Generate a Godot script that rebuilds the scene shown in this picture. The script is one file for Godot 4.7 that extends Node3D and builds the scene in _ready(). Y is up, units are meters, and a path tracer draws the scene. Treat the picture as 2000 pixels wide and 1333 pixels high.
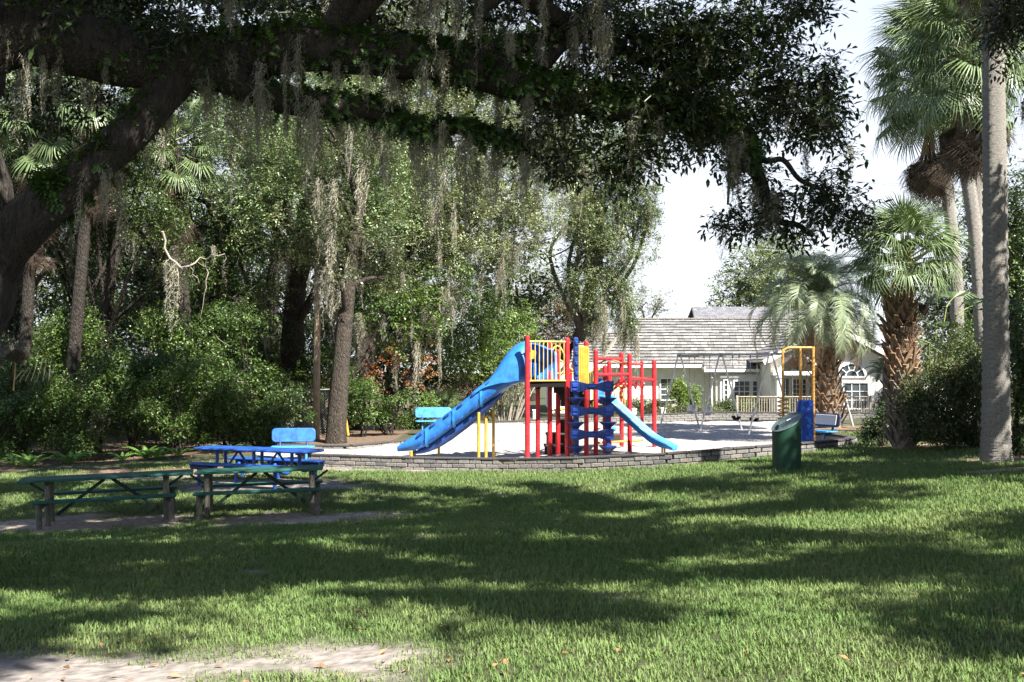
extends Node3D
# A shaded park lawn under a live oak, a playground beyond it and a house behind.
# World: y = 0 is the sand of the playground, x to the right, the camera looks along -z. "d" below is the distance along -z.

const F := 2200.0
const EYE := Vector3(0, 2.2, 0)
const TILT := 1.34

func _ready():
	var cam := Camera3D.new()
	cam.name = "camera"
	cam.position = EYE
	cam.rotation_degrees = Vector3(TILT, 0, 0)
	cam.fov = 33.74
	cam.near = 0.1
	cam.far = 900.0
	add_child(cam)
	cam.current = true
	var env := Environment.new()
	env.background_mode = Environment.BG_SKY
	var sky := Sky.new()
	var sm := ProceduralSkyMaterial.new()
	sm.sky_top_color = lin(0.07, 0.19, 0.5)
	sm.sky_horizon_color = lin(0.90, 0.95, 1.0)
	sm.sky_curve = 0.5
	sm.sky_energy_multiplier = 0.655
	sm.ground_bottom_color = lin(0.10, 0.12, 0.06)
	sm.ground_horizon_color = lin(0.55, 0.6, 0.6)
	sm.sun_angle_max = 1.0
	sky.sky_material = sm
	env.sky = sky
	env.tonemap_mode = Environment.TONE_MAPPER_LINEAR
	env.tonemap_exposure = 3.85
	env.sdfgi_enabled = true
	env.ssao_enabled = true
	env.ssil_enabled = true
	var we := WorldEnvironment.new()
	we.name = "world_environment"
	we.environment = env
	add_child(we)
	var sun := DirectionalLight3D.new()
	sun.name = "sun"
	sun.light_energy = 1.6
	sun.light_color = Color(1.0, 0.975, 0.935)
	sun.light_angular_distance = 0.5
	sun.shadow_enabled = true
	add_child(sun)
	sun.look_at_from_position(Vector3(0.43, 0.743, 0.51), Vector3.ZERO)
	make_materials()
	make_ground_grid()
	build_ground()
	build_pit()
	build_house()
	build_far_trees()
	build_forest()
	build_live_oak()
	build_palms()
	build_shrubs()
	build_play_structure()
	build_swings()
	build_climbing_frame()
	build_furniture()
	build_extras()
	build_grass()

# ---------------------------------------------------------------- small helpers
func lin(r, g, b) -> Color:
	return Color(r, g, b).linear_to_srgb()

func at(px: float, py: float, d: float) -> Vector3:
	var u := (px - 1000.0) / F
	var v := (666.5 - py) / F
	var c := cos(deg_to_rad(TILT))
	var s := sin(deg_to_rad(TILT))
	var dir := Vector3(u, v * c + s, -(c - v * s))
	return EYE + dir * (d / -dir.z)

func rg(s: int) -> RandomNumberGenerator:
	var r := RandomNumberGenerator.new()
	r.seed = s * 7919 + 13
	return r

var taken := {}
func numbered(n: String) -> String:
	var k = taken.get(n, 0)
	taken[n] = k + 1
	return n if k == 0 else "%s_%03d" % [n, k]

func thing(called: String, label: String, category: String, pos := Vector3.ZERO, turn := 0.0, group := "") -> Node3D:
	var o := Node3D.new()
	o.name = numbered(called)
	add_child(o, true)
	o.position = pos
	o.rotation.y = turn
	tag(o, label, category, group)
	return o

func tag(o, label: String, category: String, group := ""):
	o.set_meta("label", label)
	o.set_meta("category", category)
	if group != "":
		o.set_meta("group", group)
	return o

func part(parent: Node3D, called: String, mesh: Mesh, m: Material, xf := Transform3D.IDENTITY) -> MeshInstance3D:
	var o := MeshInstance3D.new()
	o.name = called
	if parent == self:
		o.name = numbered(called)
	o.mesh = mesh
	o.material_override = m
	o.transform = xf
	o.cast_shadow = GeometryInstance3D.SHADOW_CASTING_SETTING_ON
	parent.add_child(o, true)
	return o

func many(parent: Node3D, called: String, mesh: Mesh, m: Material, xs: Array, cs: Array, stuff := true) -> MultiMeshInstance3D:
	var mm := MultiMesh.new()
	mm.transform_format = MultiMesh.TRANSFORM_3D
	mm.use_colors = true
	mm.mesh = mesh
	mm.instance_count = xs.size()
	for i in xs.size():
		mm.set_instance_transform(i, xs[i])
		mm.set_instance_color(i, cs[i])
	var o := MultiMeshInstance3D.new()
	o.name = numbered(called) if parent == self else called
	o.multimesh = mm
	o.material_override = m
	if stuff:
		o.set_meta("kind", "stuff")
	parent.add_child(o, true)
	return o

func copy_of(o: Node3D, pos: Vector3, turn: float, label: String) -> Node3D:
	var c := o.duplicate()
	var base := String(o.name)
	c.name = numbered(base)
	add_child(c, true)
	c.position = pos
	c.rotation.y = turn
	c.set_meta("label", label)
	return c

func structure(o):
	o.set_meta("kind", "structure")
	return o

# a mesh builder: faces are given counter-clockwise seen from outside
class MB:
	var v := PackedVector3Array()
	var n := PackedVector3Array()
	var c := PackedColorArray()
	var u := PackedVector2Array()
	var i := PackedInt32Array()
	var col := Color.WHITE
	func pt(p: Vector3, nn: Vector3, uv := Vector2.ZERO) -> int:
		v.append(p); n.append(nn); c.append(col); u.append(uv)
		return v.size() - 1
	func face(a: int, b: int, d: int):
		i.append(a); i.append(d); i.append(b)
	func tri(a: Vector3, b: Vector3, d: Vector3):
		var nn := (b - a).cross(d - a).normalized()
		var k := v.size()
		pt(a, nn); pt(b, nn); pt(d, nn)
		face(k, k + 1, k + 2)
	func quad(a: Vector3, b: Vector3, d: Vector3, e: Vector3):
		var nn := (d - a).cross(e - b).normalized()
		var k := v.size()
		pt(a, nn); pt(b, nn); pt(d, nn); pt(e, nn)
		face(k, k + 1, k + 2); face(k, k + 2, k + 3)
	func box(ctr: Vector3, s: Vector3, bs := Basis.IDENTITY, bev := 0.0):
		var h := s * 0.5
		if bev <= 0.0:
			for ax in 3:
				for sg: float in [-1.0, 1.0]:
					var a := Vector3.ZERO; a[ax] = sg
					var b := Vector3.ZERO; b[(ax + 1) % 3] = 1.0
					var d := Vector3.ZERO; d[(ax + 2) % 3] = sg
					quad(ctr + bs * ((a - b - d) * h), ctr + bs * ((a + b - d) * h), ctr + bs * ((a + b + d) * h), ctr + bs * ((a - b + d) * h))
			return
		bev = minf(bev, minf(h.x, minf(h.y, h.z)) * 0.9)
		var q := h - Vector3(bev, bev, bev)
		for ax in 3:
			for sg: float in [-1.0, 1.0]:
				var e1 := (ax + 1) % 3
				var e2 := (ax + 2) % 3
				var k := []
				for w in [[-1, -1], [1, -1], [1, 1], [-1, 1]]:
					var p := Vector3.ZERO
					p[ax] = h[ax] * sg; p[e1] = q[e1] * w[0]; p[e2] = q[e2] * w[1] * sg
					k.append(ctr + bs * p)
				quad(k[0], k[1], k[2], k[3])
		for ax in 3:
			var e1 := (ax + 1) % 3
			var e2 := (ax + 2) % 3
			for s1: float in [-1.0, 1.0]:
				for s2: float in [-1.0, 1.0]:
					var k := []
					for w in [[-1, 0], [1, 0], [1, 1], [-1, 1]]:
						var p := Vector3.ZERO
						p[ax] = q[ax] * w[0]
						p[e1] = (h[e1] if w[1] == 0 else q[e1]) * s1
						p[e2] = (q[e2] if w[1] == 0 else h[e2]) * s2
						k.append(ctr + bs * p)
					if s1 * s2 < 0:
						k.reverse()
					quad(k[0], k[1], k[2], k[3])
		for sx: float in [-1.0, 1.0]:
			for sy: float in [-1.0, 1.0]:
				for sz: float in [-1.0, 1.0]:
					var a := ctr + bs * Vector3(h.x * sx, q.y * sy, q.z * sz)
					var b := ctr + bs * Vector3(q.x * sx, h.y * sy, q.z * sz)
					var d := ctr + bs * Vector3(q.x * sx, q.y * sy, h.z * sz)
					if sx * sy * sz > 0: tri(a, b, d)
					else: tri(a, d, b)
	func tube(p: Array, r: Array, sides := 8, caps := true, lump := 0.0, seed_ := 0):
		var t := []
		for k in p.size():
			var a: Vector3 = p[max(k - 1, 0)]
			var b: Vector3 = p[min(k + 1, p.size() - 1)]
			var dd := b - a
			t.append(dd.normalized() if dd.length() > 1e-6 else Vector3.UP)
		var x: Vector3 = t[0].cross(Vector3(0, 0, 1) if abs(t[0].z) < 0.9 else Vector3(1, 0, 0)).normalized()
		var first := v.size()
		var len := 0.0
		for k in p.size():
			x = (x - t[k] * x.dot(t[k])).normalized()
			var y: Vector3 = t[k].cross(x)
			if k > 0: len += (p[k] - p[k - 1]).length()
			for j in sides + 1:
				var an := TAU * (j % sides) / sides
				var dir: Vector3 = x * cos(an) + y * sin(an)
				var rr: float = r[k]
				if lump > 0.0:
					rr *= 1.0 + lump * (sin(an * 3.0 + k * 0.7 + seed_) * 0.5 + sin(an * 5.0 - k * 1.3 + seed_ * 2.0) * 0.3 + sin(an * 2.0 + k * 2.1 + seed_) * 0.4)
				pt(p[k] + dir * rr, dir, Vector2(float(j) / sides, len))
		for k in p.size() - 1:
			for j in sides:
				var a := first + k * (sides + 1) + j
				face(a, a + 1, a + sides + 2)
				face(a, a + sides + 2, a + sides + 1)
		if caps:
			for e in [0, p.size() - 1]:
				var nn: Vector3 = -t[e] if e == 0 else t[e]
				var ctr := pt(p[e], nn)
				var ring := []
				for j in sides:
					ring.append(pt(v[first + e * (sides + 1) + j], nn))
				for j in sides:
					if e == 0: face(ctr, ring[(j + 1) % sides], ring[j])
					else: face(ctr, ring[j], ring[(j + 1) % sides])
	func rod(a: Vector3, b: Vector3, r: float, sides := 8):
		tube([a, b], [r, r], sides)
	func lathe(prof: Array, sides := 16, ctr := Vector3.ZERO, bs := Basis.IDENTITY):   # profile of (radius, height), from below upwards
		for k in prof.size() - 1:
			var a: Vector2 = prof[k]
			var b: Vector2 = prof[k + 1]
			var sl := Vector2(b.y - a.y, a.x - b.x).normalized()
			var f := v.size()
			for j in sides + 1:
				var an := TAU * j / sides
				var dr := Vector3(cos(an), 0, sin(an))
				var nn := bs * (dr * sl.x + Vector3(0, sl.y, 0))
				pt(ctr + bs * (dr * a.x + Vector3(0, a.y, 0)), nn)
				pt(ctr + bs * (dr * b.x + Vector3(0, b.y, 0)), nn)
			for j in sides:
				var q := f + j * 2
				face(q, q + 1, q + 3); face(q, q + 3, q + 2)
	func prism(outline: PackedVector2Array, depth: float, xf := Transform3D.IDENTITY):   # outline in x-y, from z = 0 to z = depth
		var poly := outline
		if Geometry2D.is_polygon_clockwise(poly):
			poly.reverse()
		var idx := Geometry2D.triangulate_polygon(poly)
		for k in range(0, idx.size(), 3):
			var a := poly[idx[k]]
			var b := poly[idx[k + 1]]
			var d := poly[idx[k + 2]]
			if (b - a).cross(d - a) < 0:
				var w := b; b = d; d = w
			tri(xf * Vector3(a.x, a.y, depth), xf * Vector3(b.x, b.y, depth), xf * Vector3(d.x, d.y, depth))
			tri(xf * Vector3(a.x, a.y, 0), xf * Vector3(d.x, d.y, 0), xf * Vector3(b.x, b.y, 0))
		for k in poly.size():
			var a := poly[k]
			var b := poly[(k + 1) % poly.size()]
			quad(xf * Vector3(a.x, a.y, 0), xf * Vector3(b.x, b.y, 0), xf * Vector3(b.x, b.y, depth), xf * Vector3(a.x, a.y, depth))
	func sheet(rows: Array, t: float):   # a grid of points, given the thickness t on its far side
		var R := rows.size()
		var C: int = rows[0].size()
		var nn := []
		for r in R:
			var l := []
			for k in C:
				var du: Vector3 = rows[r][min(k + 1, C - 1)] - rows[r][max(k - 1, 0)]
				var dv: Vector3 = rows[min(r + 1, R - 1)][k] - rows[max(r - 1, 0)][k]
				l.append(du.cross(dv).normalized())
			nn.append(l)
		var f := v.size()
		for r in R:
			for k in C:
				pt(rows[r][k], nn[r][k])
		var g := v.size()
		for r in R:
			for k in C:
				pt(rows[r][k] - nn[r][k] * t, -nn[r][k])
		for r in R - 1:
			for k in C - 1:
				var a := r * C + k
				face(f + a, f + a + 1, f + a + C + 1); face(f + a, f + a + C + 1, f + a + C)
				face(g + a, g + a + C + 1, g + a + 1); face(g + a, g + a + C, g + a + C + 1)
		for r in R - 1:
			quad(v[f + r * C], v[f + (r + 1) * C], v[g + (r + 1) * C], v[g + r * C])
			quad(v[f + r * C + C - 1], v[g + r * C + C - 1], v[g + (r + 1) * C + C - 1], v[f + (r + 1) * C + C - 1])
		for k in C - 1:
			quad(v[f + k], v[g + k], v[g + k + 1], v[f + k + 1])
			var e := (R - 1) * C + k
			quad(v[f + e], v[f + e + 1], v[g + e + 1], v[g + e])
	func done() -> ArrayMesh:
		var a := []
		a.resize(Mesh.ARRAY_MAX)
		a[Mesh.ARRAY_VERTEX] = v
		a[Mesh.ARRAY_NORMAL] = n
		a[Mesh.ARRAY_COLOR] = c
		a[Mesh.ARRAY_TEX_UV] = u
		a[Mesh.ARRAY_INDEX] = i
		var m := ArrayMesh.new()
		m.add_surface_from_arrays(Mesh.PRIMITIVE_TRIANGLES, a)
		return m

func smooth_path(p: Array, n: int) -> Array:
	var out := []
	for k in p.size() - 1:
		var a: Vector3 = p[max(k - 1, 0)]
		var b: Vector3 = p[k]
		var c: Vector3 = p[k + 1]
		var d: Vector3 = p[min(k + 2, p.size() - 1)]
		for j in n:
			out.append(b.cubic_interpolate(c, a, d, float(j) / n))
	out.append(p[-1])
	return out

func smooth_radii(r: Array, n: int) -> Array:
	var out := []
	for k in r.size() - 1:
		for j in n:
			out.append(lerpf(r[k], r[k + 1], float(j) / n))
	out.append(r[-1])
	return out

# ---------------------------------------------------------------- materials
var M := {}
func mat(color: Color, rough := 0.8, spec := 0.5) -> StandardMaterial3D:
	var m := StandardMaterial3D.new()
	m.albedo_color = color
	m.roughness = rough
	m.metallic_specular = spec
	return m

func noise_tex(freq: float, ramp: Array, size := 512, seed_ := 1, oct := 5) -> NoiseTexture2D:
	var t := NoiseTexture2D.new()
	var nz := FastNoiseLite.new()
	nz.seed = seed_
	nz.frequency = freq
	nz.fractal_octaves = oct
	nz.noise_type = FastNoiseLite.TYPE_SIMPLEX_SMOOTH
	t.noise = nz
	t.width = size
	t.height = size
	t.seamless = true
	var g := Gradient.new()
	var off := PackedFloat32Array()
	var cols := PackedColorArray()
	for e in ramp:
		off.append(e[0]); cols.append(e[1])
	g.offsets = off
	g.colors = cols
	t.color_ramp = g
	return t

func grey(a: float) -> Color:
	return Color(a, a, a)

func textured(color: Color, tex: Texture2D, scale: Vector3, rough := 0.85, bump: Texture2D = null, bump_cm := 0.0, world := false) -> StandardMaterial3D:
	var m := mat(color, rough, 0.4)
	m.albedo_texture = tex
	m.uv1_triplanar = true
	m.uv1_world_triplanar = world
	m.uv1_scale = scale
	if bump:
		m.heightmap_enabled = true
		m.heightmap_texture = bump
		m.heightmap_scale = bump_cm
	return m

func leafy(rough: float, through: float, spec := 0.5) -> StandardMaterial3D:
	var m := mat(Color.WHITE, rough, spec)
	m.vertex_color_use_as_albedo = true
	m.backlight_enabled = true
	m.backlight = Color(through, through, through * 0.6)
	m.cull_mode = BaseMaterial3D.CULL_DISABLED
	return m

func make_materials():
	var g1 := noise_tex(0.02, [[0.0, grey(0.55)], [0.5, grey(0.82)], [1.0, grey(1.0)]], 512, 3)
	var g2 := noise_tex(0.06, [[0.0, grey(0.0)], [1.0, grey(1.0)]], 512, 9)
	var streak := noise_tex(0.03, [[0.0, grey(0.45)], [0.45, grey(0.75)], [1.0, grey(1.0)]], 512, 5)
	M.bark = textured(lin(0.085, 0.07, 0.054), streak, Vector3(0.9, 0.25, 0.9), 0.95, g2, 8.0)
	M.bark_dark = textured(lin(0.062, 0.052, 0.043), streak, Vector3(0.9, 0.25, 0.9), 0.95, g2, 8.0)
	M.bark_pale = textured(lin(0.42, 0.35, 0.27), streak, Vector3(1.2, 0.4, 1.2), 0.95, g2, 1.0)
	M.palm_bark = textured(lin(0.5, 0.47, 0.42), streak, Vector3(0.6, 6.0, 0.6), 0.95, g2, 2.0)
	M.boot = textured(lin(0.42, 0.27, 0.16), streak, Vector3(3.0, 1.5, 3.0), 0.9, g2, 0.5)
	M.boot_grey = textured(lin(0.33, 0.27, 0.21), streak, Vector3(3.0, 1.5, 3.0), 0.9, g2, 0.5)
	M.pole = textured(lin(0.42, 0.33, 0.23), streak, Vector3(2.0, 0.2, 2.0), 0.9)
	M.leaf = leafy(0.42, 0.55)
	M.leaf_dull = leafy(0.6, 0.45, 0.35)
	M.frond = leafy(0.45, 0.5, 0.45)
	M.moss = leafy(0.95, 0.5, 0.1)
	M.grass = leafy(0.6, 0.6, 0.3)
	M.litter = leafy(0.85, 0.2, 0.2)
	var soil := noise_tex(0.035, [[0.0, grey(0.6)], [0.5, grey(0.85)], [1.0, grey(1.0)]], 512, 21, 6)
	M.lawn = textured(Color.WHITE, soil, Vector3(0.35, 0.35, 0.35), 0.95, g2, 1.5, true)
	M.lawn.vertex_color_use_as_albedo = true
	var sandtex := noise_tex(0.05, [[0.0, grey(0.42)], [0.3, grey(0.76)], [0.55, grey(0.93)], [1.0, grey(1.0)]], 512, 31, 6)
	M.sand = textured(lin(0.47, 0.435, 0.40), sandtex, Vector3(0.4, 0.4, 0.4), 0.95, g2, 3.0, true)
	M.block = textured(lin(0.28, 0.27, 0.255), g1, Vector3(2.2, 2.2, 2.2), 0.95, g2, 1.0, true)
	M.block_warm = textured(lin(0.31, 0.285, 0.25), g1, Vector3(2.2, 2.2, 2.2), 0.95, g2, 1.0, true)
	M.block_dark = textured(lin(0.19, 0.185, 0.18), g1, Vector3(2.2, 2.2, 2.2), 0.95, g2, 1.0, true)
	M.cap = textured(lin(0.085, 0.08, 0.08), g1, Vector3(1.2, 1.2, 1.2), 0.85)
	M.mortar = mat(lin(0.20, 0.19, 0.18), 0.95)
	M.stucco = textured(lin(0.82, 0.80, 0.73), g1, Vector3(0.25, 0.25, 0.25), 0.95, g2, 0.3)
	M.stucco.albedo_texture = noise_tex(0.02, [[0.0, grey(0.93)], [1.0, grey(1.0)]], 256, 4)
	M.trim = mat(lin(0.78, 0.77, 0.74), 0.6)
	M.tile = textured(Color.WHITE, noise_tex(0.03, [[0.0, grey(0.6)], [0.5, grey(0.85)], [1.0, grey(1.0)]], 512, 44), Vector3(0.5, 0.9, 0.5), 0.9)
	M.tile.vertex_color_use_as_albedo = true
	M.shingle = textured(Color.WHITE, g1, Vector3(1.0, 1.0, 1.0), 0.9)
	M.shingle.vertex_color_use_as_albedo = true
	M.glass = mat(lin(0.05, 0.065, 0.075), 0.05, 0.7)
	M.glass_amber = mat(lin(0.55, 0.2, 0.06), 0.1)
	M.glass_blue = mat(lin(0.05, 0.25, 0.40), 0.1)
	M.door = mat(lin(0.60, 0.57, 0.48), 0.5)
	M.slide_blue = mat(lin(0.028, 0.19, 0.60), 0.36)
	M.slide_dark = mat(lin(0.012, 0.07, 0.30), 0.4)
	M.sky_blue = mat(lin(0.035, 0.26, 0.68), 0.36)
	M.deep_blue = mat(lin(0.012, 0.045, 0.21), 0.4)
	M.panel_blue = mat(lin(0.02, 0.075, 0.45), 0.4)
	M.red = mat(lin(0.56, 0.018, 0.026), 0.35)
	M.yellow = mat(lin(0.62, 0.35, 0.045), 0.4)
	M.yellow_pale = mat(lin(0.66, 0.46, 0.12), 0.45)
	M.cream = mat(lin(0.62, 0.56, 0.42), 0.5)
	M.orange = mat(lin(0.52, 0.28, 0.06), 0.45)
	M.black = mat(lin(0.012, 0.011, 0.011), 0.8, 0.15)
	M.brown_vinyl = mat(lin(0.035, 0.025, 0.02), 0.6)
	M.steel = mat(lin(0.6, 0.6, 0.58), 0.45)
	M.steel.metallic = 0.4
	M.galv = mat(lin(0.36, 0.37, 0.38), 0.5)
	M.galv.metallic = 0.5
	M.bench_blue = mat(lin(0.022, 0.13, 0.52), 0.35)
	M.bench_light = mat(lin(0.05, 0.26, 0.56), 0.4)
	M.table_blue = mat(lin(0.014, 0.075, 0.32), 0.3)
	M.navy = mat(lin(0.015, 0.03, 0.10), 0.4)
	M.table_green = textured(lin(0.022, 0.115, 0.085), g1, Vector3(0.6, 0.6, 0.6), 0.5)
	M.green_dark = textured(lin(0.02, 0.05, 0.038), g1, Vector3(0.6, 0.6, 0.6), 0.6)
	M.post_wood = textured(lin(0.20, 0.19, 0.15), streak, Vector3(3.0, 0.6, 3.0), 0.9)
	M.bin_green = textured(lin(0.008, 0.05, 0.026), noise_tex(0.02, [[0.0, grey(0.8)], [1.0, grey(1.0)]], 256, 8), Vector3(1.0, 1.0, 1.0), 0.5)
	M.bin_top = textured(lin(0.085, 0.125, 0.125), g1, Vector3(3.0, 3.0, 3.0), 0.45)
	M.white = mat(lin(0.78, 0.78, 0.76), 0.5)
	M.rail = textured(lin(0.56, 0.47, 0.37), g1, Vector3(1.0, 1.0, 1.0), 0.85)
	M.plaque = mat(lin(0.52, 0.53, 0.50), 0.3)
	# weathered paint and plastic: faded, chalky and scuffed in patches
	var fade := noise_tex(0.012, [[0.0, Color(.72, .72, .74)], [0.4, grey(.9)], [0.7, grey(1.0)], [1.0, Color(1, 1, 1)]], 512, 51, 5)
	var scuff := noise_tex(0.03, [[0.0, grey(.75)], [0.5, grey(.42)], [1.0, grey(.3)]], 512, 52, 5)
	for k in ["slide_blue", "slide_dark", "sky_blue", "deep_blue", "panel_blue", "red", "yellow", "yellow_pale", "orange", "bench_blue", "bench_light", "table_blue", "navy", "steel", "galv"]:
		M[k].albedo_texture = fade
		M[k].roughness_texture = scuff
		M[k].roughness = 1.0
		M[k].uv1_triplanar = true
		M[k].uv1_scale = Vector3(.6, .6, .6)
	M.dead_wood = textured(lin(0.50, 0.44, 0.36), streak, Vector3(2.0, 2.0, 2.0), 0.95)

# ---------------------------------------------------------------- the lie of the land
var GX0 := -70.0
var GD0 := -40.0
var GN := 141
var GM := 171
var grid := PackedFloat32Array()
var hills: Array[Vector3] = []
var pit_poly := PackedVector2Array()
var nz := FastNoiseLite.new()
var nz2 := FastNoiseLite.new()

func make_ground_grid():
	nz.seed = 5
	nz.frequency = 0.16
	nz.fractal_octaves = 4
	nz2.seed = 11
	nz2.frequency = 0.9
	nz2.fractal_octaves = 3
	# (x, distance, height)
	for a in [[0, 0, .5], [0, 6, .5], [4, 6, .56], [-4, 6, .38], [0, -15, .5], [-15, -5, .3], [15, -5, .7], [-20, 5, 0], [20, 6, .9], [0, 12, .2], [-5, 12, .0], [5, 12, .32], [10, 12, .6],
		[-7, 19.3, -.46], [-4.6, 19.7, -.40], [-3.6, 19.9, -.40], [-4.3, 47, -.8], [-3.0, 49, -.7], [-12, 19, -.6], [-14, 24, -.5], [-20, 20, -.6], [-5, 23, -.14], [-9, 26, -.3], [0, 18, -.08], [0, 22, -.22], [-2.5, 25, -.16], [.5, 25, -.2], [3.3, 23.8, .02], [5.3, 21.5, .25],
		[5.3, 24, .16], [7, 25, .22], [8.5, 26, .4], [9.5, 19.5, .6], [8.3, 24, .72], [12, 22, .7], [15, 15, .8], [8.6, 31, .5], [10, 29, .62], [12, 33, .55], [-7, 29, -.1], [-7, 33, 0], [-12, 32, -.4], [-20, 34, -.5], [-3.4, 36.5, 0],
		[0, 48, 0], [6, 49, 0], [14, 48, 0], [18, 40, .3], [0, 57, -.2], [8, 57, -.2], [16, 57, -.2], [-12, 50, -.2], [-30, 30, -.5], [30, 30, .8], [-25, 60, -.2], [30, 60, .2], [0, 80, -.2], [0, 125, 0], [-60, 40, 0], [60, 40, .5], [-60, 120, 0], [60, 120, 0], [-60, -30, 0], [60, -30, .8]]:
		hills.append(Vector3(a[0], a[1], a[2]))
	grid.resize(GN * GM)
	for j in GM:
		for i in GN:
			var x := GX0 + i
			var d := GD0 + j
			var s := 0.0
			var w := 0.0
			for h in hills:
				var q := (x - h.x) * (x - h.x) + (d - h.y) * (d - h.y)
				var k := exp(-q / 9.0) + 0.004 / (1.0 + q * q * 0.01)
				s += k * h.z
				w += k
			grid[j * GN + i] = s / w
	for a in [[-6.6, 28.6], [-5.2, 27.3], [-2.4, 26.2], [-.3, 25.8], [1.5, 25.0], [3.35, 24.5], [5.3, 24.7], [6.95, 25.4], [7.7, 26.0], [8.05, 26.7], [8.0, 27.5], [7.6, 28.6], [7.6, 31], [12, 38], [14.6, 45.3], [8.3, 46], [3, 45], [0, 44], [-2.0, 43.2], [-1.9, 38.2], [-2.8, 34.5], [-3.2, 32.3], [-4.35, 29.9 + .3], [-6.35, 30.6]]:
		pit_poly.append(Vector2(a[0], a[1]))

func ground(x: float, d: float) -> float:
	var fx := clampf(x - GX0, 0.0, GN - 1.001)
	var fd := clampf(d - GD0, 0.0, GM - 1.001)
	var i := int(fx)
	var j := int(fd)
	fx -= i
	fd -= j
	var k := j * GN + i
	return lerpf(lerpf(grid[k], grid[k + 1], fx), lerpf(grid[k + GN], grid[k + GN + 1], fx), fd)

func sand_level(x: float, d: float) -> float:
	return clampf(x + 0.5, 0.0, 9.0) * 0.02 * clampf((44.0 - d) / 12.0, 0.0, 1.0)

func sand_bump(x: float, d: float) -> float:
	return nz2.get_noise_2d(x * 2.2, d * 2.2) * 0.05 + nz.get_noise_2d(x * 3.0, d * 3.0) * 0.05 - .08 * bump(x, d, -2.9, 27.2, .7, .5) - .08 * bump(x, d, 4.0, 27.8, .6, .4)

func in_pit(x: float, d: float) -> bool:
	return Geometry2D.is_point_in_polygon(Vector2(x, d), pit_poly)

func spot(x: float, d: float, up := 0.0) -> Vector3:
	return Vector3(x, ground(x, d) + up, -d)

func bump(x: float, d: float, cx: float, cd: float, rx: float, rd: float) -> float:
	return exp(-((x - cx) * (x - cx) / (rx * rx) + (d - cd) * (d - cd) / (rd * rd)))

func bare(x: float, d: float) -> float:   # 0 grass .. 1 bare sandy soil
	var b := 0.0
	b = maxf(b, 1.2 * bump(x, d, -2.9, 6.3, 1.7, 1.0))
	b = maxf(b, 0.95 * bump(x, d, -1.0, 6.7, 1.2, .6))
	b = maxf(b, 1.2 * bump(x, d, -7.4, 19.0, 2.6, 1.25))
	b = maxf(b, 1.1 * bump(x, d, -3.7, 19.0, 2.0, 1.0))
	b = maxf(b, 0.85 * bump(x, d, -2.0, 18.9, 1.6, .6))
	b = maxf(b, 1.25 * bump(x, d, -5.2, 23.2, 2.4, 1.2))
	b = maxf(b, 1.2 * bump(x, d, -8.2, 25.8, 3.0, 1.6))
	b = maxf(b, 1.1 * bump(x, d, -5.6, 26.6, 2.2, 1.3))
	b = maxf(b, 1.0 * bump(x, d, -2.6, 26.0, 2.6, .55))
	b = maxf(b, 0.8 * bump(x, d, -2.6, 11.6, .5, .35))
	b = maxf(b, 0.7 * bump(x, d, 1.6, 9.3, .35, .25))
	b = maxf(b, 0.85 * bump(x, d, 8.0, 18.2, 1.3, .8))
	b = maxf(b, 1.1 * bump(x, d, 9.6, 20.5, 2.0, 1.3))
	b = maxf(b, 1.1 * bump(x, d, 9.5, 25.0, 2.2, 1.0))
	b = maxf(b, 0.75 * bump(x, d, .9, 9.0, .4, .25))
	b = maxf(b, 1.1 * bump(x, d, 8.6, 31.0, 1.5, 2.5))
	b += nz.get_noise_2d(x * 4.0, d * 4.0) * 0.42 + nz2.get_noise_2d(x * 4.0, d * 4.0) * 0.2
	b -= 0.1
	if d > 30 and x < -3.5:
		b = 1.0
	return clampf(b, 0.0, 1.0)

func lines(spec: Array) -> PackedFloat32Array:
	var o := PackedFloat32Array()
	for s in spec:
		var x: float = s[0]
		while x < s[1] - 1e-4:
			o.append(x)
			x += s[2]
	o.append(spec[-1][1])
	return o

func build_ground():
	var xs := lines([[-320, -80, 60], [-80, -30, 10], [-30, -11, 1.0], [-11, 11, .16], [11, 16, .4], [16, 30, 1.0], [30, 80, 10], [80, 320, 60]])
	var ds := lines([[-320, -40, 70], [-40, -4, 3], [-4, 4, .6], [4, 24, .16], [24, 48, .3], [48, 70, 2], [70, 130, 10], [130, 420, 58]])
	var b := MB.new()
	var soil := Color(0.07, 0.075, 0.035)
	var sand := Color(0.29, 0.258, 0.232)
	var duff := Color(0.17, 0.115, 0.075)
	for d in ds:
		for x in xs:
			var y := ground(x, d)
			var k := 0.0
			var base := soil
			if x > -12 and x < 16 and d > 4 and d < 48:
				k = bare(x, d)
				k = smoothstep(0.3, 0.75, k)
				if Geometry2D.is_point_in_polygon(Vector2(x, d), pit_poly):
					y = minf(y, sand_level(x, d)) - 0.16
			var s := sand
			if x > 6.5 and d > 17:
				s = Color(0.27, 0.19, 0.135)
			elif x < -5.5 and d > 24.6:
				s = sand.lerp(Color(0.22, 0.13, 0.09), clampf((d - 24.6) / 2.0, 0, 1))
			elif d > 17.5 and d < 22:
				s = Color(0.36, 0.30, 0.25)
			if d > 30 and x < -3.5 or x < -12 and d > 24:
				s = duff; k = 1.0
			b.col = base.lerp(s, k)
			var e := 0.3
			var nn := Vector3(ground(x - e, d) - ground(x + e, d), 2 * e, ground(x, d + e) - ground(x, d - e)).normalized()
			b.pt(Vector3(x, y, -d), nn)
	var W := xs.size()
	for j in ds.size() - 1:
		for i in W - 1:
			var a := j * W + i
			b.face(a, a + 1, a + W + 1)
			b.face(a, a + W + 1, a + W)
	var o = structure(part(self, "lawn", b.done(), M.lawn))
	o.set_meta("label", "shaded green park lawn with bare sandy patches")

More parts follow.
